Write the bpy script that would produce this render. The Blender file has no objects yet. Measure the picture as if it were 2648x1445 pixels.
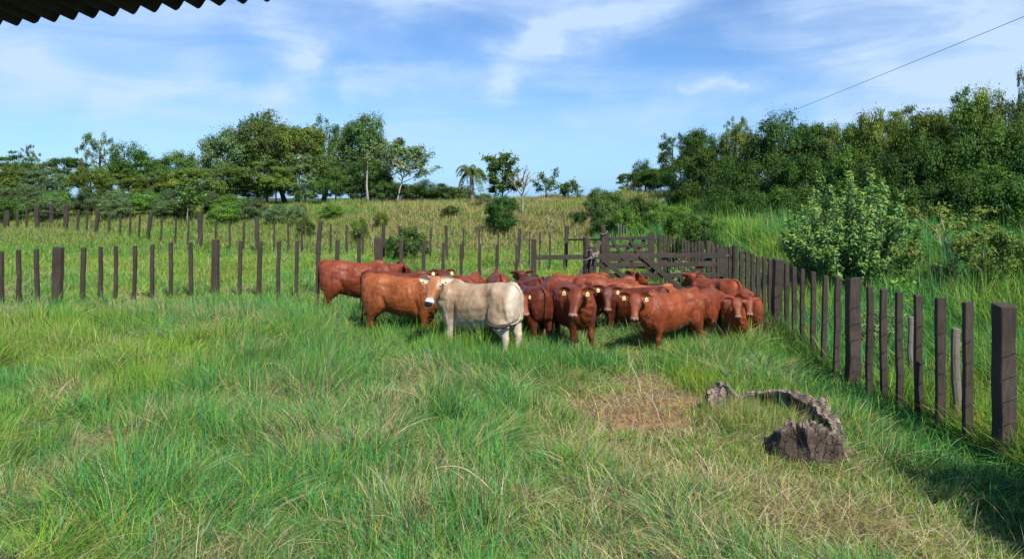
import bpy, bmesh, math, random
import numpy as np
from mathutils import Vector, Matrix

# ------------------------------------------------------------------ camera, world, sun, exposure
scene = bpy.context.scene
COL = scene.collection
F = 1963.0            # focal length in photo pixels
HZ = 510.0            # pixel row of the horizon
CH = 2.7              # camera height
cam_d = bpy.data.cameras.new('camera')
cam = bpy.data.objects.new('camera', cam_d)
COL.objects.link(cam)
cam.location = (0, 0, CH)
cam.rotation_euler = (math.radians(90), 0, 0)
cam_d.sensor_width = 36
cam_d.lens = 36 * F / 2648
cam_d.shift_y = -(722.5 - HZ) / 2648
cam_d.clip_end = 8000
cam_d.clip_start = 0.05
scene.camera = cam

SUN_EL = math.radians(47)
SUN_AZ = math.radians(149)      # clockwise from +Y: behind the camera, to the right
sdir = Vector((math.sin(SUN_AZ) * math.cos(SUN_EL), math.cos(SUN_AZ) * math.cos(SUN_EL), math.sin(SUN_EL)))
sl = bpy.data.lights.new('sun', 'SUN')
sl.energy = 5.0
sl.angle = math.radians(0.5)
sl.color = (1.0, 0.95, 0.86)
so = bpy.data.objects.new('sun', sl)
so.rotation_euler = (-sdir).to_track_quat('-Z', 'Y').to_euler()
so.location = (20, -20, 30)
COL.objects.link(so)

world = bpy.data.worlds.new('World')
scene.world = world
world.use_nodes = True
nt = world.node_tree
nt.nodes.clear()
N = nt.nodes; L = nt.links
def nd(t, **kw):
    n = N.new(t)
    for k, v in kw.items(): setattr(n, k, v)
    return n
def val(sock, v): sock.default_value = v
def mth(op, a, b=None, c=None, clamp=False):
    n = N.new('ShaderNodeMath'); n.operation = op; n.use_clamp = clamp
    for i, x in enumerate((a, b, c)):
        if x is None: continue
        if isinstance(x, (int, float)): n.inputs[i].default_value = x
        else: L.new(x, n.inputs[i])
    return n.outputs[0]
sky = nd('ShaderNodeTexSky', sky_type='NISHITA', sun_disc=False)
sky.sun_elevation = SUN_EL
sky.sun_rotation = SUN_AZ
sky.altitude = 300
sky.air_density = 1.0
sky.dust_density = 0.1
sky.ozone_density = 3.0
tc = nd('ShaderNodeTexCoord')
sep = nd('ShaderNodeSeparateXYZ'); L.new(tc.outputs['Generated'], sep.inputs[0])
X_, Y_, Z_ = sep.outputs
az = mth('ARCTAN2', X_, Y_)                 # azimuth, 0 = straight ahead
el = mth('ARCSINE', Z_)
# wind-drawn distortion of the sky coordinates
cmb = nd('ShaderNodeCombineXYZ'); L.new(az, cmb.inputs[0]); L.new(el, cmb.inputs[1])
nz = nd('ShaderNodeTexNoise'); nz.inputs['Scale'].default_value = 5.0; nz.inputs['Detail'].default_value = 5; nz.inputs['Roughness'].default_value = .6
L.new(cmb.outputs[0], nz.inputs['Vector'])
sn = nd('ShaderNodeSeparateColor'); L.new(nz.outputs['Color'], sn.inputs[0])
azd = mth('ADD', az, mth('MULTIPLY', mth('SUBTRACT', sn.outputs[0], .5), .16))
eld = mth('ADD', el, mth('MULTIPLY', mth('SUBTRACT', sn.outputs[1], .5), .13))
def A(px): return math.atan((px - 1324) / F)
def E(px, py): return math.atan((HZ - py) / math.hypot(F, px - 1324))
def streak(p0, p1, w, s):
    """soft cloud streak between two points of the sky"""
    a0, e0, a1, e1 = A(p0[0]), E(*p0), A(p1[0]), E(*p1)
    dx, dy = a1 - a0, e1 - e0; l2 = dx * dx + dy * dy
    px_ = mth('SUBTRACT', azd, a0); py_ = mth('SUBTRACT', eld, e0)
    t = mth('DIVIDE', mth('ADD', mth('MULTIPLY', px_, dx), mth('MULTIPLY', py_, dy)), l2, clamp=True)
    ux = mth('SUBTRACT', px_, mth('MULTIPLY', t, dx)); uy = mth('SUBTRACT', py_, mth('MULTIPLY', t, dy))
    d2 = mth('ADD', mth('MULTIPLY', ux, ux), mth('MULTIPLY', uy, uy))
    g = mth('EXPONENT', mth('MULTIPLY', d2, -1.0 / (w * w)))
    return mth('MULTIPLY', g, s)
W_ = 1 / F
S = [((1750, -20), (1420, 110), 62*W_, .95), ((1420, 110), (1290, 190), 55*W_, .9), ((1300, 205), (930, 225), 34*W_, .6),
     ((700, 40), (820, 150), 50*W_, .6), ((820, 150), (715, 250), 40*W_, .6), ((250, 240), (620, 232), 30*W_, .5),
     ((0, 110), (450, 160), 95*W_, .48), ((300, -20), (1500, -20), 70*W_, .62),
     ((2648, 190), (2130, 300), 34*W_, .8), ((2100, 60), (2700, 90), 110*W_, .6), ((2300, 200), (2700, 160), 80*W_, .5),
     ((1800, 235), (1900, 240), 14*W_, .5), ((1880, 110), (2250, 150), 40*W_, .35), ((300, 330), (1700, 370), 75*W_, .42),
     ((1500, 300), (2100, 250), 50*W_, .35), ((-400, 200), (0, 130), 120*W_, .4), ((2700, 200), (3400, 100), 150*W_, .6)]
acc = None
for s in S:
    o = streak(*s); acc = o if acc is None else mth('ADD', acc, o)
# fibrous detail, stretched along the streaks
mp = nd('ShaderNodeMapping'); mp.inputs['Scale'].default_value = (3.2, 15, 1); mp.inputs['Rotation'].default_value = (0, 0, math.radians(-14))
L.new(cmb.outputs[0], mp.inputs[0])
n2 = nd('ShaderNodeTexNoise'); n2.inputs['Scale'].default_value = 1.5; n2.inputs['Detail'].default_value = 9; n2.inputs['Roughness'].default_value = .58; n2.inputs['Distortion'].default_value = .7
L.new(mp.outputs[0], n2.inputs['Vector'])
fib = mth('MULTIPLY_ADD', n2.outputs[0], 1.9, -.15)
dens = mth('MULTIPLY', mth('ADD', acc, mth('MULTIPLY', mth('SUBTRACT', n2.outputs[0], .40), .95)), mth('ADD', fib, .06), clamp=True)
up = mth('DIVIDE', mth('SUBTRACT', el, -0.005), .10, clamp=True)
dens = mth('MULTIPLY', dens, mth('MULTIPLY_ADD', up, .9, .1), clamp=True)
dens = mth('MULTIPLY', dens, .9)
tint = nd('ShaderNodeMix', data_type='RGBA', blend_type='MULTIPLY'); tint.inputs[0].default_value = 1
SKYTINT = (.90, 1.20, 1.58, 1)
L.new(sky.outputs[0], tint.inputs[6]); tint.inputs[7].default_value = SKYTINT
low = nd('ShaderNodeMix', data_type='RGBA'); L.new(mth('MULTIPLY', mth('EXPONENT', mth('MULTIPLY', mth('MAXIMUM', el, 0.0), -15.0)), .70), low.inputs[0])
L.new(tint.outputs[2], low.inputs[6]); low.inputs[7].default_value = (2.2, 5.8, 11.0, 1)
mixc = nd('ShaderNodeMix', data_type='RGBA'); L.new(dens, mixc.inputs[0])
L.new(low.outputs[2], mixc.inputs[6]); mixc.inputs[7].default_value = (6.6, 8.6, 11.6, 1)
bg = nd('ShaderNodeBackground'); L.new(mixc.outputs[2], bg.inputs[0]); bg.inputs[1].default_value = 0.062
wo = nd('ShaderNodeOutputWorld'); L.new(bg.outputs[0], wo.inputs[0])

scene.view_settings.view_transform = 'Standard'
scene.view_settings.look = 'None'
scene.view_settings.exposure = 0.6
scene.view_settings.gamma = 1
scene.render.engine = 'CYCLES'
scene.cycles.max_bounces = 6
scene.cycles.diffuse_bounces = 3
scene.cycles.transmission_bounces = 4
scene.cycles.transparent_max_bounces = 6

# ------------------------------------------------------------------ helpers
rng = np.random.default_rng(7)
random.seed(7)

def tag(o, label=None, cat=None, group=None, kind=None):
    if label: o['label'] = label
    if cat: o['category'] = cat
    if group: o['group'] = group
    if kind: o['kind'] = kind
    return o
def empty(name, loc=(0, 0, 0), rz=0.0, s=1.0):
    o = bpy.data.objects.new(name, None); COL.objects.link(o)
    o.location = loc; o.rotation_euler = (0, 0, rz); o.scale = (s, s, s)
    o.empty_display_size = .2
    return o
def P3(px, py, d):
    return Vector(((px - 1324) / F * d, d, CH - (py - HZ) / F * d))

def vnoise(x, y, s, seed=0):
    """value noise on arrays, result 0..1"""
    x = np.asarray(x, float) / s + 137.3 * seed; y = np.asarray(y, float) / s - 91.7 * seed
    xi = np.floor(x).astype(np.int64); yi = np.floor(y).astype(np.int64)
    fx = x - xi; fy = y - yi
    fx = fx * fx * (3 - 2 * fx); fy = fy * fy * (3 - 2 * fy)
    def h(a, b):
        n = (a * 374761393 + b * 668265263 + seed * 982451653) & 0xffffffff
        n = ((n ^ (n >> 13)) * 1274126177) & 0xffffffff
        return ((n ^ (n >> 16)) & 0xffff) / 65535.0
    return (h(xi, yi) * (1 - fx) + h(xi + 1, yi) * fx) * (1 - fy) + (h(xi, yi + 1) * (1 - fx) + h(xi + 1, yi + 1) * fx) * fy
def fbm(x, y, s, seed=0):
    return (vnoise(x, y, s, seed) * .55 + vnoise(x, y, s * .45, seed + 11) * .3 + vnoise(x, y, s * .2, seed + 23) * .15)
def sm(t):
    t = np.clip(t, 0, 1); return t * t * (3 - 2 * t)

def terrain(X, Y):
    X = np.asarray(X, float); Y = np.asarray(Y, float)
    z = (fbm(X, Y, 3.0, 3) - .5) * .10
    left = np.maximum(0, -X - 6)
    s0 = 33 + left * .30
    z = z + 2.05 * sm((Y - s0) / (18 + .25 * left))
    z = z + (fbm(X, Y, 9, 5) - .5) * .6 * sm((Y - 38) / 14)
    z = z + .35 * np.exp(-((X - 3) / 5) ** 2 - ((Y - 56) / 7) ** 2)
    z = z + np.clip(.40 * (X - 5.6), 0, .75) * sm((Y - 14) / 9) * sm((60 - Y) / 10) - .30 * np.exp(-((X - 5.2) / 1.15) ** 2) * sm((15 - Y) / 4) * sm((Y - 3) / 3)
    z = z - 4.5 * sm((Y - 80) / 90)
    return z
def tz(x, y): return float(terrain(x, y))
def gp(px, py, above=0.0):
    """point of the ground seen at a pixel (above = height of what stands there)"""
    d = 3.0
    while d < 200:
        x = (px - 1324) / F * d
        if CH - (py - HZ) / F * d <= tz(x, d) + above: break
        d += .05
    return Vector((x, d, tz(x, d)))

FA, FB = 5.52, -.037           # right fence line X = FA + FB*Y
def fence_x(Y): return FA + FB * Y
def fence_d(px): return F * FA / ((px - 1324) - F * FB)

def np_mesh(name, V, polys, col=None, smooth=False, loop_n=None):
    """fast mesh: polys = list of (m,k) index arrays"""
    me = bpy.data.meshes.new(name)
    V = np.asarray(V, np.float32)
    nl = sum(p.size for p in polys); nf = sum(len(p) for p in polys)
    me.vertices.add(len(V)); me.vertices.foreach_set('co', V.ravel())
    me.loops.add(nl); me.loops.foreach_set('vertex_index', np.concatenate([p.ravel() for p in polys]).astype(np.int32))
    me.polygons.add(nf)
    sizes = np.concatenate([np.full(len(p), p.shape[1]) for p in polys])
    starts = np.concatenate([[0], np.cumsum(sizes)[:-1]]).astype(np.int32)
    me.polygons.foreach_set('loop_start', starts)
    try: me.polygons.foreach_set('loop_total', sizes.astype(np.int32))
    except Exception: pass
    if smooth: me.polygons.foreach_set('use_smooth', np.ones(nf, bool))
    me.update(calc_edges=True)
    if col is not None:
        c = np.ones((len(V), 4), np.float32); c[:, :3] = col
        at = me.attributes.new('Col', 'FLOAT_COLOR', 'POINT'); at.data.foreach_set('color', c.ravel())
    return me
def link(name, me, mat, parent=None, loc=None):
    o = bpy.data.objects.new(name, me)
    COL.objects.link(o)
    if mat is not None:
        if len(me.materials) == 0: me.materials.append(mat)
    if parent is not None: o.parent = parent
    if loc is not None: o.location = loc
    return o

class MB:
    """collects lofts, boxes and tubes; build() links them as ONE mesh"""
    def __init__(s): s.v = []; s.f = []
    def loft(s, rings, cap=True):
        b = len(s.v); n = len(rings[0])
        for r in rings: s.v += [tuple(p) for p in r]
        for i in range(len(rings) - 1):
            for j in range(n):
                a = b + i * n + j; c = b + i * n + (j + 1) % n
                s.f.append((a, c, c + n, a + n))
        if cap:
            s.f.append(tuple(b + j for j in range(n))[::-1])
            e = b + (len(rings) - 1) * n
            s.f.append(tuple(e + j for j in range(n)))
    def tube(s, pts, rad, n=8):
        pts = [Vector(p) for p in pts]
        rings = []
        up = None
        for i, p in enumerate(pts):
            t = (pts[min(i + 1, len(pts) - 1)] - pts[max(i - 1, 0)]).normalized()
            if up is None:
                up = Vector((0, 0, 1)) if abs(t.z) < .9 else Vector((1, 0, 0))
            r = t.cross(up).normalized(); u = r.cross(t).normalized(); up = u
            R = rad[i] if hasattr(rad, '__len__') else rad
            rings.append([p + (r * math.cos(2 * math.pi * k / n) + u * math.sin(2 * math.pi * k / n)) * R for k in range(n)])
        s.loft(rings)
    def box(s, c, size, M=None, bev=0.0):
        x, y, z = [q / 2 for q in size]
        b = len(s.v); c = Vector(c)
        for dx in (-x, x):
            for dy in (-y, y):
                for dz in (-z, z):
                    p = Vector((dx, dy, dz))
                    if M is not None: p = M @ p
                    s.v.append(tuple(c + p))
        for f in ((0, 1, 3, 2), (4, 6, 7, 5), (0, 4, 5, 1), (2, 3, 7, 6), (0, 2, 6, 4), (1, 5, 7, 3)):
            s.f.append(tuple(b + i for i in f))
    def plank(s, a, b_, w, t, nrm=Vector((0, -1, 0))):
        """board from a to b, width w across, thickness t along nrm"""
        a = Vector(a); b_ = Vector(b_); ax = (b_ - a).normalized(); sd = ax.cross(nrm).normalized()
        M = Matrix((ax, nrm, sd)).transposed()
        s.box((a + b_) / 2, ((b_ - a).length, t, w), M)
    def ell(s, c, r, M=None, n=12, m=8):
        rings = []
        c = Vector(c)
        for i in range(m + 1):
            th = math.pi * (i + .0001) / (m + .0002)
            ring = []
            for j in range(n):
                ph = 2 * math.pi * j / n
                p = Vector((r[0] * math.sin(th) * math.cos(ph), r[1] * math.sin(th) * math.sin(ph), r[2] * math.cos(th)))
                if M is not None: p = M @ p
                ring.append(c + p)
            rings.append(ring)
        s.loft(rings)
    def mesh(s, name, smooth=False):
        me = bpy.data.meshes.new(name); me.from_pydata(s.v, [], s.f)
        me.validate()
        bm = bmesh.new(); bm.from_mesh(me); bmesh.ops.recalc_face_normals(bm, faces=bm.faces); bm.to_mesh(me); bm.free()
        if smooth: me.polygons.foreach_set('use_smooth', np.ones(len(me.polygons), bool))
        return me
    def build(s, name, mat, parent=None, smooth=False, bevel=0.0):
        o = link(name, s.mesh(name, smooth), mat, parent)
        if bevel:
            m = o.modifiers.new('bevel', 'BEVEL'); m.width = bevel; m.segments = 1; m.limit_method = 'ANGLE'
        return o

# ------------------------------------------------------------------ materials
def newmat(name):
    m = bpy.data.materials.new(name); m.use_nodes = True
    return m, m.node_tree, m.node_tree.nodes['Principled BSDF']
def noise_node(t, scale, detail=4, rough=.55, vec=None):
    n = t.nodes.new('ShaderNodeTexNoise'); n.inputs['Scale'].default_value = scale
    n.inputs['Detail'].default_value = detail; n.inputs['Roughness'].default_value = rough
    if vec is not None: t.links.new(vec, n.inputs['Vector'])
    return n
def ramp(t, src, stops):
    r = t.nodes.new('ShaderNodeValToRGB')
    while len(r.color_ramp.elements) < len(stops): r.color_ramp.elements.new(.5)
    for e, (p, c) in zip(r.color_ramp.elements, stops):
        e.position = p; e.color = (*c, 1)
    t.links.new(src, r.inputs[0]); return r
def bump(t, src, bsdf, strength=.3, dist=.02):
    b = t.nodes.new('ShaderNodeBump'); b.inputs['Strength'].default_value = strength; b.inputs['Distance'].default_value = dist
    t.links.new(src, b.inputs['Height']); t.links.new(b.outputs[0], bsdf.inputs['Normal'])

def foliage_mat(name, trans=.35, gloss=.35, spec=.25, hv=.0, hue=None):
    """two-sided leaf: vertex colour, some light passes through"""
    m, t, b = newmat(name)
    at = t.nodes.new('ShaderNodeAttribute'); at.attribute_name = 'Col'
    src = at.outputs['Color']
    if hv:
        oi = t.nodes.new('ShaderNodeObjectInfo')
        hs = t.nodes.new('ShaderNodeHueSaturation')
        mr = t.nodes.new('ShaderNodeMapRange'); mr.inputs['To Min'].default_value = .5 - hv; mr.inputs['To Max'].default_value = .5 + hv * .5
        t.links.new(oi.outputs['Random'], mr.inputs[0]); t.links.new(mr.outputs[0], hs.inputs['Hue'])
        mm = t.nodes.new('ShaderNodeMapRange'); mm.inputs['To Min'].default_value = .75; mm.inputs['To Max'].default_value = 1.25
        mu = t.nodes.new('ShaderNodeMath'); mu.operation = 'FRACT'
        m7 = t.nodes.new('ShaderNodeMath'); m7.operation = 'MULTIPLY'; m7.inputs[1].default_value = 7.31
        t.links.new(oi.outputs['Random'], m7.inputs[0]); t.links.new(m7.outputs[0], mu.inputs[0])
        t.links.new(mu.outputs[0], mm.inputs[0]); t.links.new(mm.outputs[0], hs.inputs['Value'])
        t.links.new(src, hs.inputs['Color']); src = hs.outputs[0]
    if hue:
        mx = t.nodes.new('ShaderNodeMix'); mx.data_type = 'RGBA'; mx.blend_type = 'MULTIPLY'; mx.inputs[0].default_value = 1
        t.links.new(src, mx.inputs[6]); mx.inputs[7].default_value = (*hue, 1); src = mx.outputs[2]
    t.links.new(src, b.inputs['Base Color'])
    b.inputs['Roughness'].default_value = 1 - gloss; b.inputs['Specular IOR Level'].default_value = spec
    tr = t.nodes.new('ShaderNodeBsdfTranslucent'); t.links.new(src, tr.inputs[0])
    mix = t.nodes.new('ShaderNodeMixShader'); mix.inputs[0].default_value = trans
    t.links.new(b.outputs[0], mix.inputs[1]); t.links.new(tr.outputs[0], mix.inputs[2])
    t.links.new(mix.outputs[0], t.nodes['Material Output'].inputs['Surface'])
    return m
M_GRASS = foliage_mat('grass_blades', .30, .38, .2)
M_LEAF = foliage_mat('leaves', .30, .3, .14, hv=.03)
M_LEAF_DARK = foliage_mat('leaves_dark', .24, .3, .14, hv=.02, hue=(.56, .70, .52))
M_LEAF_YEL = foliage_mat('leaves_yellow_green', .3, .3, .14, hv=.012, hue=(1.28, 1.12, .80))
M_LEAF_GREY = foliage_mat('leaves_grey_green', .3, .35, .2, hv=.01, hue=(1.25, 1.15, 1.7))
M_LEAF_BRIGHT = foliage_mat('leaves_bright_green', .35, .45, .3, hv=.01, hue=(1.2, 1.45, .8))

def wood_mat(name, c0, c1, bs=.4, rough=.75, scale=(14, 14, 1.6)):
    m, t, b = newmat(name)
    g = t.nodes.new('ShaderNodeTexCoord'); mp = t.nodes.new('ShaderNodeMapping'); mp.inputs['Scale'].default_value = scale
    t.links.new(g.outputs['Object'], mp.inputs[0])
    n = noise_node(t, 3, 6, .65, mp.outputs[0])
    n2_ = noise_node(t, 1.7, 3, .5, g.outputs['Object'])
    r = ramp(t, n.outputs[0], [(.25, c0), (.75, c1)])
    mx = t.nodes.new('ShaderNodeMix'); mx.data_type = 'RGBA'; mx.blend_type = 'MULTIPLY'; mx.inputs[0].default_value = .8
    r2 = ramp(t, n2_.outputs[0], [(.3, (.62, .6, .58)), (.7, (1.15, 1.1, 1.1))])
    t.links.new(r.outputs[0], mx.inputs[6]); t.links.new(r2.outputs[0], mx.inputs[7])
    t.links.new(mx.outputs[2], b.inputs['Base Color'])
    b.inputs['Roughness'].default_value = rough; b.inputs['Specular IOR Level'].default_value = .25
    bump(t, n.outputs[0], b, bs, .01)
    return m
M_WOOD = wood_mat('dark_painted_timber', (.030, .023, .018), (.080, .062, .050))
M_WOOD_OLD = wood_mat('weathered_grey_timber', (.10, .09, .075), (.26, .24, .20))
def crack_mat(name, c0, c1):
    m = wood_mat(name, c0, c1, .6, .95, (5, 5, 22)); t = m.node_tree; b = t.nodes['Principled BSDF']
    src = b.inputs['Base Color'].links[0].from_socket
    g = t.nodes.new('ShaderNodeTexCoord'); mp = t.nodes.new('ShaderNodeMapping'); mp.inputs['Scale'].default_value = (1.0, 1.0, .55); t.links.new(g.outputs['Object'], mp.inputs[0])
    nn = noise_node(t, 4, 4, .6, mp.outputs[0]); ad = t.nodes.new('ShaderNodeVectorMath'); ad.operation = 'MULTIPLY_ADD'; ad.inputs[1].default_value = (.25, .25, .25)
    t.links.new(nn.outputs['Color'], ad.inputs[0]); t.links.new(mp.outputs[0], ad.inputs[2])
    v = t.nodes.new('ShaderNodeTexVoronoi'); v.feature = 'DISTANCE_TO_EDGE'; v.inputs['Scale'].default_value = 11; t.links.new(ad.outputs[0], v.inputs['Vector'])
    r = ramp(t, v.outputs[0], [(.0, (.18, .16, .15)), (.045, (1, 1, 1))])
    mx = t.nodes.new('ShaderNodeMix'); mx.data_type = 'RGBA'; mx.blend_type = 'MULTIPLY'; mx.inputs[0].default_value = .9
    t.links.new(src, mx.inputs[6]); t.links.new(r.outputs[0], mx.inputs[7]); t.links.new(mx.outputs[2], b.inputs['Base Color'])
    bm_ = t.nodes.new('ShaderNodeBump'); bm_.inputs['Strength'].default_value = .8; bm_.inputs['Distance'].default_value = .03
    t.links.new(r.outputs[0], bm_.inputs['Height'])
    old = b.inputs['Normal'].links[0].from_node; t.links.new(bm_.outputs[0], old.inputs['Normal'])
    return m
M_BARK = wood_mat('bark', (.05, .042, .035), (.16, .14, .115), .6)
M_BARK_PALE = wood_mat('pale_bark', (.22, .21, .17), (.42, .40, .34), .4)
M_STUMP = crack_mat('rotten_stump_wood', (.030, .023, .018), (.13, .10, .078))
M_STUMPTOP = wood_mat('broken_stump_rim', (.03, .024, .019), (.10, .08, .062), 1.0, .9, (9, 9, 9))
_t = M_STUMP.node_tree; _b = _t.nodes['Principled BSDF']; _src = _b.inputs['Base Color'].links[0].from_socket
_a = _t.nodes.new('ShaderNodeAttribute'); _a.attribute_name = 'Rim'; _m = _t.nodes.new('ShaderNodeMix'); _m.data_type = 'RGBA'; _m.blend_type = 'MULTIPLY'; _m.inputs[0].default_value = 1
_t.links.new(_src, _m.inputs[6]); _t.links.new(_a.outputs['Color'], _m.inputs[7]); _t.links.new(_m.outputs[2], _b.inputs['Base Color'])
m_, t_, b_ = newmat('steel_wire'); M_WIRE = m_
b_.inputs['Base Color'].default_value = (.05, .045, .045, 1); b_.inputs['Metallic'].default_value = .2; b_.inputs['Roughness'].default_value = .6
m_, t_, b_ = newmat('rope_fibre'); M_ROPE = m_
b_.inputs['Base Color'].default_value = (.22, .19, .16, 1); b_.inputs['Roughness'].default_value = .9
bump(t_, noise_node(t_, 90).outputs[0], b_, .6, .01)
m_, t_, b_ = newmat('iron'); M_IRON = m_
b_.inputs['Base Color'].default_value = (.06, .05, .05, 1); b_.inputs['Metallic'].default_value = .5; b_.inputs['Roughness'].default_value = .5

# ground: soil and grass litter with a bare red patch
def patch_fields(X, Y):
    """bare red soil, short dry grass (0..1)"""
    w = fbm(X, Y, .9, 31) - .5
    def g(cx, cy, rx, ry, rot=0):
        c, s_ = math.cos(rot), math.sin(rot)
        u = ((X - cx) * c + (Y - cy) * s_) / rx; v = (-(X - cx) * s_ + (Y - cy) * c) / ry
        return np.exp(-(u * u + v * v) ** 1.6)
    red = np.maximum(g(1.6, 9.35, .6, .35), g(2.2, 9.9, .45, .3)) * .85
    bare = np.maximum.reduce([g(1.75, 9.6, 1.1, .95, .2), g(2.25, 10.9, .85, 1.1, .2), g(2.35, 9.7, .6, .6)])
    dry = np.maximum.reduce([g(1.7, 10.8, 1.5, 2.2), g(1.6, 8.2, 1.6, 1.2), g(2.6, 7.2, 1.8, 1.0), g(3.4, 6.0, 1.3, 1.0)])
    return np.clip((red + w * 1.3) * (red > .02), 0, 1), np.clip(bare * 1.25 + w * .6, 0, 1), np.clip(dry + w * .7, 0, 1)
m_, t_, b_ = newmat('ground_soil'); M_GROUND = m_
at = t_.nodes.new('ShaderNodeAttribute'); at.attribute_name = 'Col'
gn = noise_node(t_, 9, 8, .7, t_.nodes.new('ShaderNodeTexCoord').outputs['Object'])
mx = t_.nodes.new('ShaderNodeMix'); mx.data_type = 'RGBA'; mx.blend_type = 'MULTIPLY'; mx.inputs[0].default_value = 1
rr = ramp(t_, gn.outputs[0], [(.3, (.45, .45, .45)), (.7, (1.4, 1.4, 1.4))])
t_.links.new(at.outputs['Color'], mx.inputs[6]); t_.links.new(rr.outputs[0], mx.inputs[7]); t_.links.new(mx.outputs[2], b_.inputs['Base Color'])
b_.inputs['Roughness'].default_value = .95; b_.inputs['Specular IOR Level'].default_value = .1
bump(t_, gn.outputs[0], b_, .8, .04)

# ------------------------------------------------------------------ ground sheet
def axis(lims):
    out = []
    for a, b, st in lims: out += list(np.arange(a, b, st))
    return np.array(out + [lims[-1][1]])
gx = axis([(-3000, -400, 400), (-400, -60, 20), (-60, -14, 2), (-14, -1, .5), (-1, 5, .12), (5, 16, .5), (16, 60, 2), (60, 400, 20), (400, 3000, 400)])
gy = axis([(-40, 3, 4), (3, 6, .4), (6, 14, .12), (14, 60, .8), (60, 160, 4), (160, 400, 30), (400, 4000, 400)])
GX, GY = np.meshgrid(gx, gy)
GZ = terrain(GX, GY)
red, bare, dry = patch_fields(GX, GY)
base = np.array([.055, .075, .022])
C = np.broadcast_to(base, GX.shape + (3,)).copy()
C = C + (np.array([.15, .12, .055]) - C) * (dry * .8)[..., None]
C = C + (np.array([.26, .175, .095]) - C) * bare[..., None]
C = C + (np.array([.27, .115, .065]) - C) * np.clip(red * 1.1 - .1, 0, .85)[..., None]
idx = np.arange(GX.size).reshape(GX.shape)
q = np.stack([idx[:-1, :-1], idx[:-1, 1:], idx[1:, 1:], idx[1:, :-1]], -1).reshape(-1, 4)
ground = link('ground', np_mesh('ground', np.stack([GX, GY, GZ], -1).reshape(-1, 3), [q], C.reshape(-1, 3), smooth=True), M_GROUND)
tag(ground, kind='structure')
# ------------------------------------------------------------------ grass
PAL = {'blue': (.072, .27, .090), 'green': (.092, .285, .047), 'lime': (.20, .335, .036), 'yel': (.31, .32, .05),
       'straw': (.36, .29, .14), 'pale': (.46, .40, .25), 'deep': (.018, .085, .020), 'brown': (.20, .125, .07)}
PAL = {k: np.array(v) for k, v in PAL.items()}
def blades(X, Y, h, w, ang, lean, col, seg=3, curl=.5):
    """every blade is a tapering bent strip rooted in the ground"""
    n = len(X)
    Z = terrain(X, Y) - .01
    B = np.stack([X, Y, Z], 1)
    D = np.stack([np.cos(ang), np.sin(ang), np.zeros(n)], 1)
    fa = rng.uniform(0, math.pi, n)
    Wv = np.stack([np.cos(fa), np.sin(fa), rng.normal(0, .25, n)], 1)
    ts = np.linspace(0, 1, seg + 1)
    vs = []
    for i, t in enumerate(ts):
        p = B + D * (h * lean * t ** 1.5)[:, None]
        p[:, 2] += h * (t * (1 - curl * lean * t) + .03)
        if i < seg:
            ww = w * (1 - t * .75) / 2
            vs.append(p - Wv * ww[:, None]); vs.append(p + Wv * ww[:, None])
        else: vs.append(p)
    k = len(vs)
    V = np.stack(vs, 1).reshape(-1, 3)
    b = (np.arange(n) * k)[:, None]
    polys = []
    for i in range(seg - 1):
        polys.append(b + np.array([[2 * i, 2 * i + 1, 2 * i + 3, 2 * i + 2]]))
    polys.append(b + np.array([[2 * seg - 2, 2 * seg - 1, 2 * seg]]))
    return V, polys, np.repeat(col, k, 0)
def scatter(n, d0, d1, xl, xr, power=1.0, margin=.72):
    """points with density falling with distance; X between the functions xl(d), xr(d)"""
    u = rng.random(n)
    e = 2 - power
    d = (d0 ** e + u * (d1 ** e - d0 ** e)) ** (1 / e)
    a = np.maximum(xl(d), -margin * d - 1.5); b = np.minimum(xr(d), margin * d + 1.5)
    X = a + rng.random(n) * (b - a)
    ok = b > a
    return X[ok], d[ok]
def pick(n, w):
    """palette choice; w = dict of name -> weight arrays"""
    ks = list(w); M = np.stack([np.broadcast_to(w[k], n) for k in ks], 1); M = np.clip(M, 0, None); M = M / M.sum(1, keepdims=True)
    c = np.cumsum(M, 1); r = rng.random(n)[:, None]
    i = (r > c).sum(1).clip(0, len(ks) - 1)
    C = np.stack([PAL[k] for k in ks])[i]
    return C * rng.uniform(.55, 1.45, n)[:, None] * (1 + rng.normal(0, .07, (n, 3))), i, ks
def grass(name, parts, label=None):
    Vs, Ps, Cs, off = [], {}, [], 0
    for V, polys, C in parts:
        Vs.append(V); Cs.append(C)
        for p in polys: Ps.setdefault(p.shape[1], []).append(p + off)
        off += len(V)
    me = np_mesh(name, np.concatenate(Vs), [np.concatenate(v) for v in Ps.values()], np.clip(np.concatenate(Cs), 0, 1))
    o = link(name, me, M_GRASS)
    tag(o, label, 'grass', kind='stuff')
    return o
LF = [(0, 18.0), (155, 18.3), (558, 19.8), (980, 19.6), (1382, 16.9)]     # near left fence: pixel column, distance
def lf_d(px): return float(np.interp(px, [a for a, b in LF], [b for a, b in LF]))
_lx = np.array([(a - 1324) / F * b for a, b in LF]); _ly = np.array([b for a, b in LF])
def lf_y(X): return np.interp(X, _lx, _ly)
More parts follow.
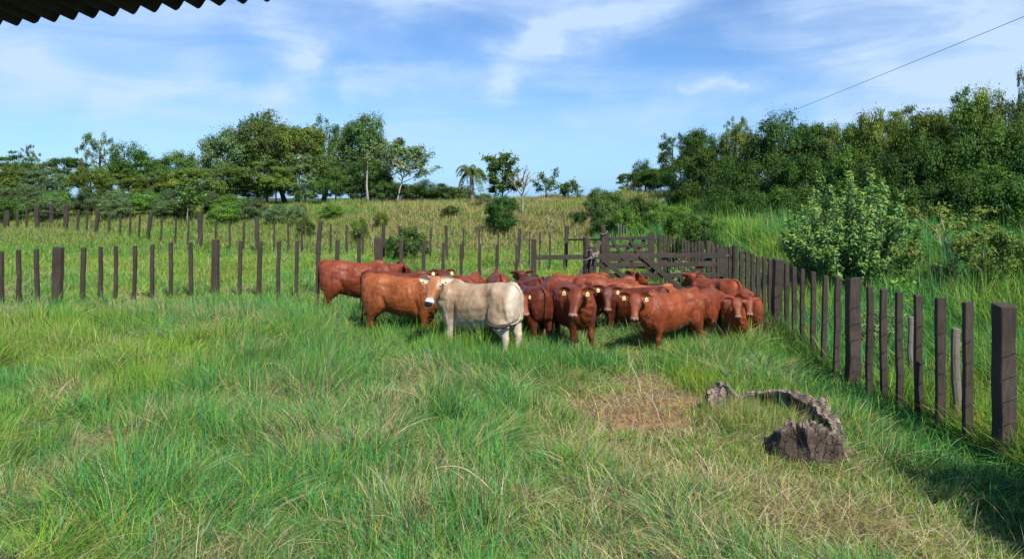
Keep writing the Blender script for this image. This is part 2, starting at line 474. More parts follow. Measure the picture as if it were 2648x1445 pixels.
def pasture(n, d0, d1, wfun, seg, straw=1.0, hscale=1.0, power=1.25):
    X, Y = scatter(n, d0, d1, lambda d: -99 + d * 0, lambda d: fence_x(d) + .12, power)
    red, bare, dry = patch_fields(X, Y)
    keep = rng.random(len(X)) > np.clip(bare * 1.25 - .05 + red * .4, 0, .97)
    X, Y, bare, dry = X[keep], Y[keep], bare[keep], dry[keep]
    n = len(X)
    tus = fbm(X, Y, .8, 1); t2 = vnoise(X, Y, .28, 2); hue = fbm(X, Y, 2.6, 4); st = fbm(X, Y, .85, 6); big = fbm(X, Y, 4.5, 41)
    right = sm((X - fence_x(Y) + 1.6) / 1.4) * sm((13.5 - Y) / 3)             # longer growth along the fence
    h = (.22 + .42 * tus + .40 * (t2 - .5)) * rng.uniform(.5, 1.2, n) * hscale * (1 + .24 * sm((Y - 10) / 2) * sm((18 - Y) / 2))
    h = np.maximum(h, .07) * (1 - .62 * dry) * (1 - .5 * right)
    ang = (fbm(X, Y, 1.7, 8) * 2 - .55) * 3.6 + rng.normal(0, 1.15, n)
    lean = np.clip(.22 + .75 * vnoise(X, Y, 1.1, 9) + rng.normal(0, .28, n) + .25 * dry, .05, 1.25)
    strawy = np.clip((st - .52 + .05 * sm((7.5 - Y) / 2)) * 7, 0, 1) * straw
    far = sm((Y - lf_y(X)) / .6)                                             # the second paddock is yellower
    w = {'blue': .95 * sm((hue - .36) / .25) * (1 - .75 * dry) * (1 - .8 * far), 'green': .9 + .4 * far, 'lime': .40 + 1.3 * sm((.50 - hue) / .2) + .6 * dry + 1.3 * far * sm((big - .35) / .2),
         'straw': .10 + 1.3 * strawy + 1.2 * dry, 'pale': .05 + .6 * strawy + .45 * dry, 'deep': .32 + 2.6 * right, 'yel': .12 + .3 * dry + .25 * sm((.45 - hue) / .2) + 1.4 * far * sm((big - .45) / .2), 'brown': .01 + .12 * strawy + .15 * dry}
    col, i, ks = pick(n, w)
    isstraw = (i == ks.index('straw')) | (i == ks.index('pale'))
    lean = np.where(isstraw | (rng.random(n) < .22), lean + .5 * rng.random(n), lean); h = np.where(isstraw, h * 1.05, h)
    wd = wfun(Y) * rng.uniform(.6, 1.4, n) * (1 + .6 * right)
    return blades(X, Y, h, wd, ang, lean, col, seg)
Q = 1.0
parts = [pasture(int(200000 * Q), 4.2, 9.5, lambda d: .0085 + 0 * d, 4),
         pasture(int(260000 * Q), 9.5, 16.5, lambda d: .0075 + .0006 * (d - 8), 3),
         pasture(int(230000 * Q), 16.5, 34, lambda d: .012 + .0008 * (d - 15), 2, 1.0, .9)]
# sparse long straw stems standing above the sward
X, Y = scatter(8000, 4.5, 22, lambda d: -99 + d * 0, lambda d: fence_x(d) - .3, 1.2)
st = fbm(X, Y, .85, 6); k = rng.random(len(X)) < .25 + 2.2 * np.clip(st - .5, 0, 1); X, Y = X[k], Y[k]; n = len(X)
c, _, _ = pick(n, {'straw': 1., 'pale': 1., 'yel': .3})
X2 = rng.uniform(.2, 3.2, 26000); Y2 = rng.uniform(9.0, 12.6, 26000); rd, br, dr = patch_fields(X2, Y2); k = rng.random(26000) < np.clip(br * .95, 0, 1) * (1 - .55 * rd); X2, Y2 = X2[k], Y2[k]
c2, _, _ = pick(len(X2), {'straw': 1., 'pale': .7, 'brown': .7, 'yel': .2})
parts.append(blades(X2, Y2, rng.uniform(.03, .16, len(X2)), .007 * np.ones(len(X2)), rng.uniform(0, 6.3, len(X2)), rng.uniform(.9, 1.7, len(X2)), c2, 2, .55))
parts.append(blades(X, Y, rng.uniform(.35, .65, n), .0045 + .0003 * Y, rng.uniform(0, 6.3, n), rng.uniform(.3, 1.1, n), c, 4))
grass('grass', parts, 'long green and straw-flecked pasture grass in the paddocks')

# tall growth beyond the right fence, then up the slope
def verge(n, d0, d1, x0, x1, h0, h1, seg, wk, power=1.0):
    X, Y = scatter(n, d0, d1, lambda d: fence_x(d) + x0, lambda d: fence_x(d) + x1, power)
    n = len(X); hue = fbm(X, Y, 2.0, 14); tus = fbm(X, Y, 1.1, 15)
    out = sm((X - fence_x(Y) - .2) / 5)
    h = (h0 + (h1 - h0) * out) * (.55 + .9 * tus) * rng.uniform(.6, 1.2, n)
    near = sm((13 - Y) / 4)
    w = {'green': 1.0, 'lime': .8 * near + 1.3 * sm((hue - .5) / .2), 'yel': .15 + .55 * near * (1 - out) + .3 * sm((hue - .55) / .1), 'blue': .9 * (1 - near * .8) * sm((.62 - hue) / .2), 'deep': .25, 'straw': .07}
    col, _, _ = pick(n, w)
    ang = (fbm(X, Y, 2.2, 18) * 2 - .5) * 3.5 + rng.normal(0, 1, n)
    return blades(X, Y, h, wk(Y) * rng.uniform(.6, 1.5, n), ang, np.clip(rng.normal(.45, .25, n), .05, 1.1), col, seg)
grass('tall_grass', [verge(75000, 5.0, 13, .05, 9, .62, .85, 4, lambda d: .009 + .0006 * (d - 5)),
                     verge(120000, 13, 40, .05, 30, .80, 1.45, 3, lambda d: .012 + .0010 * (d - 12))],
      'tall lush yellow-green grass growing beyond the right-hand fence')
# dry mound and the rise at the back
def rise(n, d0, d1):
    X, Y = scatter(n, d0, d1, lambda d: -99 + d * 0, lambda d: 14 + d * 0, .4)
    n = len(X); hue = fbm(X, Y, 5, 21); lf = sm((-X - 5) / 8)
    up_ = sm((Y - 33 - np.maximum(0, -X - 6) * .3) / 7)
    pat = fbm(X, Y, 3.2, 27); h = (.32 + .14 * up_) * rng.uniform(.4, 1.2, n) * (.35 + 1.3 * vnoise(X, Y, 1.3, 22))
    w = {'straw': .25 + 1.8 * up_ * (1 - .6 * lf) * sm((hue - .25) / .3), 'pale': .9 * up_ * (1 - .8 * lf), 'yel': .45 + 1.1 * up_, 'lime': 1.1 - .8 * up_ + 1.2 * sm((pat - .56) / .1), 'green': .8 - .6 * up_ + lf * .5 + 2.2 * up_ * sm((pat - .58) / .08), 'brown': .25 * up_ * (1 - lf), 'blue': .05 + .5 * lf, 'deep': .12 + 1.2 * up_ * sm((.36 - pat) / .1)}
    col, _, _ = pick(n, w)
    return blades(X, Y, h, .022 * rng.uniform(.6, 1.4, n), rng.uniform(0, 6.3, n), np.clip(rng.normal(.65, .35, n), .05, 1.4), col, 2)
grass('dry_grass', [rise(300000, 32, 66)], 'dry straw-coloured tall grass covering the mound at the back')
# ------------------------------------------------------------------ fences and gates
def post_rings(base, top, wx, wy, seed, rough=.006, n=5, rot=0.0, round_=False, taper=.95):
    r = random.Random(seed)
    rings = []
    base = Vector(base); top = Vector(top)
    for i in range(n + 1):
        t = i / n
        c = base.lerp(top, t) + Vector((r.uniform(-rough, rough), r.uniform(-rough, rough), 0))
        k = 1 + (taper - 1) * t
        ring = []
        if round_:
            for j in range(10):
                a = 2 * math.pi * j / 10; q = 1 + r.uniform(-.05, .05)
                ring.append(c + Vector((math.cos(a) * wx / 2 * k * q, math.sin(a) * wy / 2 * k * q, 0)))
        else:
            hx, hy = wx / 2 * k * (1 + r.uniform(-.08, .08)), wy / 2 * k * (1 + r.uniform(-.08, .08)); ch = min(hx, hy) * .12
            for sx, sy in ((-hx + ch, -hy), (hx - ch, -hy), (hx, -hy + ch), (hx, hy - ch), (hx - ch, hy), (-hx + ch, hy), (-hx, hy - ch), (-hx, -hy + ch)):
                ring.append(c + Vector((sx * math.cos(rot) - sy * math.sin(rot), sx * math.sin(rot) + sy * math.cos(rot), 0)))
        rings.append(ring)
    # slightly domed / chamfered end
    last = rings[-1]; c = sum(last, Vector()) / len(last)
    sl_, s2 = r.uniform(-.16, .16), r.uniform(-.16, .16)
    rings[-1] = [p + Vector((0, 0, (p.x - c.x) * sl_ + (p.y - c.y) * s2)) for p in last]
    rings.append([c + (p - c) * .84 + Vector((0, 0, .008 + (p.x - c.x) * sl_ + (p.y - c.y) * s2 + r.uniform(-.003, .003))) for p in last])
    return rings
_seed = [100]
def add_post(root, name, px, py, d, wpx, lean=0.0, depth=None, mat=None, round_=False, rot=0.0, bot_extra=0.0):
    """post whose top is seen at (px,py); lean = pixels the top stands right of the foot"""
    _seed[0] += 1
    top = P3(px, py, d)
    w = wpx / F * d
    ft = Vector((top.x - lean / F * d, d, 0)); ft.z = tz(ft.x, ft.y) - .15
    m = MB()
    m.loft(post_rings(ft - Vector(root.location), top - Vector(root.location), w, depth or w, _seed[0], rough=.007 if w < .13 else .01, round_=round_, rot=rot, taper=.93 if round_ else .98))
    m.build(name, mat or M_WOOD, root)
    return ft, top
def add_wires(root, pts, zs, name='wire', rad=.0022, barbed=False, off=Vector((0, 0, 0))):
    for z in zs:
        m = MB()
        path = [Vector((p.x, p.y, tz(p.x, p.y) + z + random.uniform(-.012, .012))) + off - Vector(root.location) for p in pts]
        m.tube(path, rad, 4)
        m.build(name, M_WIRE, root)

# --- near left fence
rt = empty('wire_fence', (-5.5, 19.0, 0)); tag(rt, 'nearer dark timber post and wire fence crossing the pasture left of the gate', 'fence', 'post and wire fences')
pl = []
for px, py, w, ln, nm in [(4, 651, 9, 0, 'stake'), (48, 647, 9, -2, 'stake'), (95, 645, 9, -3, 'stake'), (152, 640, 22, 6, 'post'), (216, 641, 10, 3, 'stake'), (261, 639, 8, 1, 'stake'),
     (300, 637, 7, 1, 'stake'), (349, 636, 8, 2, 'stake'), (394, 633, 8, 1, 'stake'), (442, 628, 8, 0, 'stake'), (492, 627, 9, -4, 'stake'), (557, 620, 16, 0, 'post'),
     (622, 624, 8, 3, 'stake'), (673, 625, 10, 4, 'stake'), (721, 624, 8, 3, 'stake'), (768, 624, 8, 2, 'stake'), (824, 625, 10, 3, 'stake'), (873, 620, 9, 3, 'stake'), (929, 619, 8, 3, 'stake'), (980, 616, 20, 2, 'post'),
     (1038, 620, 9, 2, 'stake'), (1096, 624, 8, 3, 'stake'), (1146, 629, 8, 2, 'stake'), (1193, 631, 8, 1, 'stake'), (1240, 633, 8, 2, 'stake'), (1285, 634, 8, 2, 'stake'), (1336, 634, 8, 3, 'stake')]:
    f_, t_p = add_post(rt, nm, px, py, lf_d(px), w, ln, depth=.09 if nm == 'stake' else .17)
    pl.append(f_)
f_, t_p = add_post(rt, 'post', 1380, 619, 16.9, 14, 0, depth=.13); pl.append(f_)
add_wires(rt, pl, [.30, .52, .76, 1.02, 1.28], off=Vector((0, -.05, 0)))

# --- far left fence beyond the second paddock
f2 = [(18, 545, 13, 3, 'post', 586), (45, 543, 6, 0, 'stake', 588), (69, 541, 5, 0, 'stake', 590), (95, 535, 10, -1, 'post', 592), (173, 531, 11, 5, 'post', 590), (203, 543, 6, 2, 'stake', 594), (226, 545, 5, 2, 'stake', 598),
      (254, 544, 8, 8, 'post', 606), (283, 552, 5, 2, 'stake', 606), (312, 553, 5, 2, 'stake', 608), (338, 553, 5, 3, 'stake', 610), (362, 558, 5, 4, 'stake', 610), (391, 551, 8, 12, 'post', 618), (419, 560, 4, 3, 'stake', 612),
      (455, 561, 4, 2, 'stake', 616), (488, 561, 4, 3, 'stake', 618), (518, 553, 11, 1, 'post', 630), (559, 568, 4, 3, 'stake', 628), (594, 570, 4, 0, 'stake', 630), (631, 573, 5, 2, 'stake', 632), (664, 560, 9, -2, 'post', 640),
      (709, 576, 4, 0, 'stake', 636), (745, 576, 4, 0, 'stake', 638), (781, 578, 5, 0, 'stake', 644), (829, 572, 10, 10, 'post', 650), (855, 580, 5, 0, 'stake', 644), (896, 582, 5, 0, 'stake', 650), (939, 584, 5, 1, 'stake', 652),
      (992, 580, 8, 1, 'post', 664), (1033, 586, 5, 0, 'stake', 660), (1072, 588, 6, 0, 'stake', 662), (1114, 590, 5, 2, 'stake', 665), (1153, 584, 7, -3, 'post', 672), (1198, 591, 4, 0, 'stake', 674), (1239, 592, 4, 0, 'stake', 678),
      (1288, 593, 4, 0, 'stake', 682), (1344, 591, 8, 4, 'post', 690), (1370, 599, 4, 2, 'stake', 688), (1397, 601, 4, 2, 'stake', 690), (1422, 602, 4, 1, 'stake', 692), (1467, 585, 10, 8, 'post', 705)]
rt = empty('wire_fence', (-8, 36, 0)); tag(rt, 'farther dark post and wire fence at the back of the second paddock below the bushes', 'fence', 'post and wire fences')
pl = []
_dx = [0, 173, 518, 829, 1153, 1344, 1467]; _dd = [49, 47.5, 38.5, 34.2, 30.5, 28.0, 26.2]
def f2_d(px): return float(np.interp(px, _dx, _dd))
for px, py, w, ln, nm, pb in f2:
    f_, t_p = add_post(rt, nm, px, py, f2_d(px), w, ln, depth=.07 if nm == 'stake' else .16)
    pl.append(f_)
add_wires(rt, pl, [.4, .65, .9, 1.15], rad=.003)
# the leaning rail and short middle post on its left end
m = MB(); a = P3(95, 548, f2_d(95)); b = P3(173, 553, f2_d(173)); m.tube([a - rt.location, b - rt.location], .05, 6); m.build('rail', M_WOOD, rt)
add_post(rt, 'post', 133, 529, 49.5, 9, 0, depth=.16)

# --- right fence, from the far gate past the near gate to the foreground
rt = empty('picket_fence', (5.0, 14, 0)); tag(rt, 'dark timber stake fence running along the right side from the far gate to the foreground', 'fence')
R = [(1706, 605, 10, 0, 'post'), (1718, 609, 7, 0, 'stake'), (1726, 613, 5, 0, 'stake'), (1733, 615, 5, 0, 'stake'), (1741, 616, 6, 0, 'stake'), (1749, 617, 6, 0, 'stake'), (1757, 618, 6, 0, 'stake'), (1765, 620, 6, 0, 'stake'),
     (1773, 622, 6, 0, 'stake'), (1781, 625, 7, 0, 'stake'), (1790, 628, 7, 0, 'stake'), (1799, 627, 6, 0, 'stake'), (1808, 626, 7, 0, 'stake'), (1817, 627, 7, 0, 'stake'), (1832, 624, 13, 0, 'post'), (1843, 632, 8, 0, 'stake'), (1855, 634, 8, 0, 'stake'),
     (1866, 636, 8, 0, 'stake'), (1877, 638, 8, 0, 'stake'), (1888, 639, 8, 0, 'stake'), (1918, 649, 10, 2, 'stake'), (1933, 652, 9, 2, 'stake'), (1946, 656, 9, -2, 'stake'), (1961, 664, 11, 2, 'stake'), (1976, 666, 9, 1, 'stake'),
     (1991, 671, 10, 1, 'stake'), (2013, 672, 22, 9, 'post'), (2034, 682, 11, 1, 'stake'), (2054, 691, 11, 1, 'stake'), (2075, 696, 10, 0, 'stake'), (2103, 704, 12, 1, 'stake'), (2134, 714, 12, 5, 'stake'), (2166, 718, 14, 5, 'stake'),
     (2206, 720, 30, 3, 'post'), (2249, 742, 15, 2, 'stake'), (2284, 748, 16, -2, 'stake'), (2324, 756, 16, -3, 'stake'), (2373, 764, 18, -5, 'stake'), (2432, 771, 23, 2, 'stake'), (2504, 782, 21, 2, 'stake'), (2596, 789, 40, 0, 'post')]
pl = []
for px, py, w, ln, nm in R:
    d = fence_d(px)
    f_, t_p = add_post(rt, nm, px, py, d, w, ln, depth=.075 if nm == 'stake' else (.19 if px > 1900 else .15), rot=-.04)
    pl.append(f_)
pe = pl[-1]; pl.append(Vector((fence_x(4.5), 4.5, 0)))
add_wires(rt, pl, [.22, .42, .64, .88, 1.12, 1.36], rad=.0022, off=Vector((-.03, -.045, 0)))
# twisted wire ties on the near stakes
stk = [o for o in rt.children if o.name.startswith(('stake', 'post'))]
for p, so_, (px, py, w, ln, nm) in zip(pl, sorted(stk, key=lambda o: -o.data.vertices[0].co.y), R):
    if px < 2000: continue
    for z in (.42, .64, .88, 1.12, 1.36):
        c = Vector((p.x, p.y - (.045 if nm == 'stake' else .1), tz(p.x, p.y) + z)) - Vector(rt.location)
        hw = w / F * p.y / 2
        m = MB(); m.tube([c + Vector((-hw, 0, -.035)), c + Vector((0, -.012, .0)), c + Vector((hw, -.004, .03))], .0035, 4); m.build('wire_tie', M_IRON, so_)

# --- gates
def gate(name, label, x0, x1, Y, zt, rails, lean_len, grp, rope_at=None):
    g = empty(name, (x1, Y, 0)); tag(g, label, 'gate', grp)
    X1 = x1 - x0
    def bx(nm, c, s_): m = MB(); m.box(c, s_); return m.build(nm, M_WOOD, g, bevel=.006)
    # stiles (left latch side, right hinge side with rounded head)
    bx('stile', (-X1 + .075, 0, zt / 2 + .14), (.15, .05, zt + .12 - .1))
    m = MB(); hw = .10; z0 = .15; z1 = zt + .10
    prof = [(-hw, z0), (hw, z0), (hw, z1 - .06), (hw * .75, z1 - .01), (hw * .3, z1 + .05), (-hw * .3, z1 + .05), (-hw * .75, z1 - .01), (-hw, z1 - .06)]
    m.loft([[Vector((-.12 + a, -.03, b)) for a, b in prof], [Vector((-.12 + a, .03, b)) for a, b in prof]])
    m.build('stile', M_WOOD, g)
    for i, z in enumerate(rails):
        m = MB(); m.plank((-X1 + .10, -.005, z - .012), (-.215, -.005, z + .012 * (i == 0)), .098, .03); m.build('rail', M_WOOD, g, bevel=.004)
    # paired diagonal braces in front, one behind
    top, bot = rails[0] + .03, rails[-1] - .02
    for xs in (-X1 + .18, -X1 + .18 + lean_len * .93):
        m = MB(); a = Vector((xs, -.036, top)); b = Vector((min(xs + lean_len, -.25), -.036, bot)); m.plank(a, b, .105, .028); m.build('brace', M_WOOD, g, bevel=.004)
    for xs in (-X1 * .42, -.30):
        m = MB(); a = Vector((xs, .034, top - .02)); b = Vector((max(xs - lean_len * .9, -X1 + .2), .034, bot)); m.plank(a, b, .10, .028); m.build('brace', M_WOOD, g)
    # strap hinge and bolts
    m = MB(); m.box((-.26, -.028, rails[0]), (.55, .012, .105)); m.tube([(-.02, -.03, rails[0]), (.07, -.03, rails[0]), (.09, -.03, rails[0] - .05), (.14, -.03, rails[0] - .05)], .011, 6)
    m.build('hinge', M_WOOD if False else M_IRON, g)
    for z in rails:
        for xx in (-X1 + .06, -X1 * .7, -X1 * .38, -.3, -.1):
            m = MB(); m.ell((xx, -.03, z + .01), (.010, .008, .010), n=6, m=4); m.build('bolt', M_IRON, g)
    return g
YG = 16.8
xg0, xg1 = (1524 - 1324) / F * YG, (1879 - 1324) / F * YG
zr = [CH - (y - HZ) / F * YG for y in (661, 683, 711, 737, 758)]
gate('gate', 'wide dark five-rail timber gate directly behind the cattle', xg0, xg1, YG, zr[0] + .05, zr, 1.02, 'timber gates')
# near gate posts belong to a short rail fence
rt = empty('rail_fence', ((1517 - 1324) / F * YG, YG + .1, 0)); tag(rt, 'stout round gate posts and single rail holding the nearer gate', 'fence')
add_post(rt, 'post', 1517, 614, YG + .1, 19, 0, round_=True)
add_post(rt, 'post', 1900, 635, YG - .1, 16, 0, round_=True)
m = MB(); m.plank(P3(1387, 666, YG + .05) - Vector(rt.location), P3(1509, 664, YG + .1) - Vector(rt.location), .10, .04); m.build('rail', M_WOOD, rt, bevel=.004)
YG2 = 24.6
x0, x1 = (1564 - 1324) / F * YG2, (1693 - 1324) / F * YG2
zr2 = [CH - (y - HZ) / F * YG2 for y in (616, 636, 652, 671, 690)]
gate('gate', 'narrower dark timber gate farther off, closing the far end of the fenced lane', x0, x1, YG2, zr2[0] + .05, zr2, .62, 'timber gates')
rt = empty('rail_fence', ((1558 - 1324) / F * YG2, YG2, 0)); tag(rt, 'tall round post with leaning prop and thin rail beside the farther gate', 'fence')
add_post(rt, 'post', 1559, 584, YG2, 15, 3, round_=True)
m = MB(); m.tube([P3(1470, 620, 26.0) - rt.location, P3(1552, 619, YG2) - rt.location], .035, 6); m.build('rail', M_WOOD, rt)
a = P3(1553, 624, YG2 - .1); b = P3(1480, 703, 22.6); b.z = tz(b.x, b.y)
m = MB(); m.plank(a - Vector(rt.location), b - Vector(rt.location), .12, .06); m.build('prop', M_WOOD, rt)
# rope tying the near gate to its post
m = MB(); r = random.Random(4)
c = P3(1540, 660, YG - .12)
for k in range(3):
    ph = r.uniform(0, 6); pts = [c + Vector((math.cos(ph + t * 1.5) * (.05 + .018 * k), -.04 + .02 * math.sin(t * 2.1), math.sin(ph + t * 1.7) * (.055 + .01 * k))) for t in range(9)]
    m.tube(pts, .011, 6)
m.tube([P3(1536, 660, YG - .12), P3(1520, 671, YG - .14), P3(1508, 673, YG - .1), P3(1500, 668, YG + .12)], .012, 6)
m.tube([P3(1533, 655, YG - .12), P3(1528, 645, YG - .12), P3(1520, 648, YG - .1), P3(1508, 656, YG - .02)], .010, 6)
m.tube([P3(1542, 664, YG - .14), P3(1546, 676, YG - .14), P3(1544, 682, YG - .14)], .009, 5)
m.tube([P3(1530, 668, YG - .14), P3(1529, 680, YG - .13), P3(1525, 690, YG - .13)], .009, 5)
o = m.build('rope', M_ROPE, None, smooth=True); tag(o, 'knotted pale rope tying the nearer gate to its round post', 'rope')
m = MB(); c = P3(1566, 588, YG2 - .12)
m.tube([P3(1552, 603, YG2 - .12), P3(1560, 606, YG2 - .15), P3(1568, 603, YG2 - .12), P3(1571, 598, YG2 - .1), P3(1560, 598, YG2 + .12)], .014, 5)
o = m.build('rope', M_ROPE, None, smooth=True); tag(o, 'thin rope loop round the tall post at the farther gate', 'rope')
# old grey posts in the grass
for (px, py, d, w, lb, pb) in [(2470, 850, 9.2, 24, 'short weathered grey post in the tall grass behind the right fence, nearer one', 0), (2354, 820, 11.2, 16, 'short weathered grey post behind the right fence, farther and thinner one', 0)]:
    t = P3(px, py, d); m = MB(); m.loft(post_rings((t.x + .03, d, tz(t.x, d) - .1), t, w / F * d, w / F * d * .8, int(px), rough=.012, round_=True))
    o = m.build('old_post', M_WOOD_OLD); tag(o, lb, 'post', 'old grey posts in the grass')
for i in range(7):
    px = 1578 + i * 7; t = P3(px, 568 + i * 3.4, 40 - i * .9); m = MB(); m.loft(post_rings((t.x, t.y, min(t.z - .5, tz(t.x, t.y) - .1)), t, .055, .055, i, round_=True))
    o = m.build('fence_post', M_WOOD_OLD); tag(o, 'thin pale post in a short row on the grassy slope beyond the far gate', 'post', 'pale posts on the slope')
# ------------------------------------------------------------------ cattle
def hide_mat(name, k=1.0):
    m, t, b = newmat(name)
    at = t.nodes.new('ShaderNodeAttribute'); at.attribute_name = 'Col'
    g = t.nodes.new('ShaderNodeTexCoord')
    mp = t.nodes.new('ShaderNodeMapping'); mp.inputs['Scale'].default_value = (1.0, 1.0, .35); t.links.new(g.outputs['Object'], mp.inputs[0])
    n = noise_node(t, 26, 6, .65, mp.outputs[0]); n_ = noise_node(t, 5, 4, .6, g.outputs['Object'])
    r = ramp(t, n.outputs[0], [(.3, (1 - .28 * k, 1 - .30 * k, 1 - .32 * k)), (.72, (1 + .18 * k,) * 3)])
    r2 = ramp(t, n_.outputs[0], [(.32, (1 - .28 * k, 1 - .34 * k, 1 - .4 * k)), (.68, (1 + .18 * k, 1 + .2 * k, 1 + .22 * k))])
    prev = at.outputs['Color']
    for rr_ in (r, r2):
        mx = t.nodes.new('ShaderNodeMix'); mx.data_type = 'RGBA'; mx.blend_type = 'MULTIPLY'; mx.inputs[0].default_value = 1
        t.links.new(prev, mx.inputs[6]); t.links.new(rr_.outputs[0], mx.inputs[7]); prev = mx.outputs[2]
    t.links.new(prev, b.inputs['Base Color'])
    b.inputs['Roughness'].default_value = .46; b.inputs['Specular IOR Level'].default_value = .24
    b.inputs['Sheen Weight'].default_value = .03; b.inputs['Sheen Roughness'].default_value = .4
    n3 = noise_node(t, 70, 3, .6, mp.outputs[0]); n4 = noise_node(t, 7, 3, .5, g.outputs['Object'])
    ad = t.nodes.new('ShaderNodeMath'); ad.operation = 'MULTIPLY_ADD'; ad.inputs[1].default_value = 4.0
    t.links.new(n4.outputs[0], ad.inputs[0]); t.links.new(n3.outputs[0], ad.inputs[2])
    bump(t, ad.outputs[0], b, .38 * k + .04, .012)
    return m
M_HIDE = hide_mat('cattle_hide'); M_HIDE_PALE = hide_mat('pale_cattle_hide', .45)
m_, t_, b_ = newmat('eye'); M_EYE = m_; b_.inputs['Base Color'].default_value = (.008, .006, .005, 1); b_.inputs['Roughness'].default_value = .12
m_, t_, b_ = newmat('yellow_tag'); M_TAG = m_; b_.inputs['Base Color'].default_value = (.72, .64, .24, 1); b_.inputs['Roughness'].default_value = .4
m_, t_, b_ = newmat('tag_ink'); M_INK = m_; b_.inputs['Base Color'].default_value = (.05, .04, .03, 1)
m_, t_, b_ = newmat('horn'); M_HORN = m_; b_.inputs['Base Color'].default_value = (.03, .024, .02, 1); b_.inputs['Roughness'].default_value = .4
m_, t_, b_ = newmat('switch_dark'); M_SWD = m_; b_.inputs['Base Color'].default_value = (.035, .022, .02, 1); b_.inputs['Roughness'].default_value = .7
bump(t_, noise_node(t_, 60).outputs[0], b_, .8, .01)
m_, t_, b_ = newmat('switch_red'); M_SWR = m_; b_.inputs['Base Color'].default_value = (.13, .042, .022, 1); b_.inputs['Roughness'].default_value = .7
bump(t_, noise_node(t_, 60).outputs[0], b_, .8, .01)

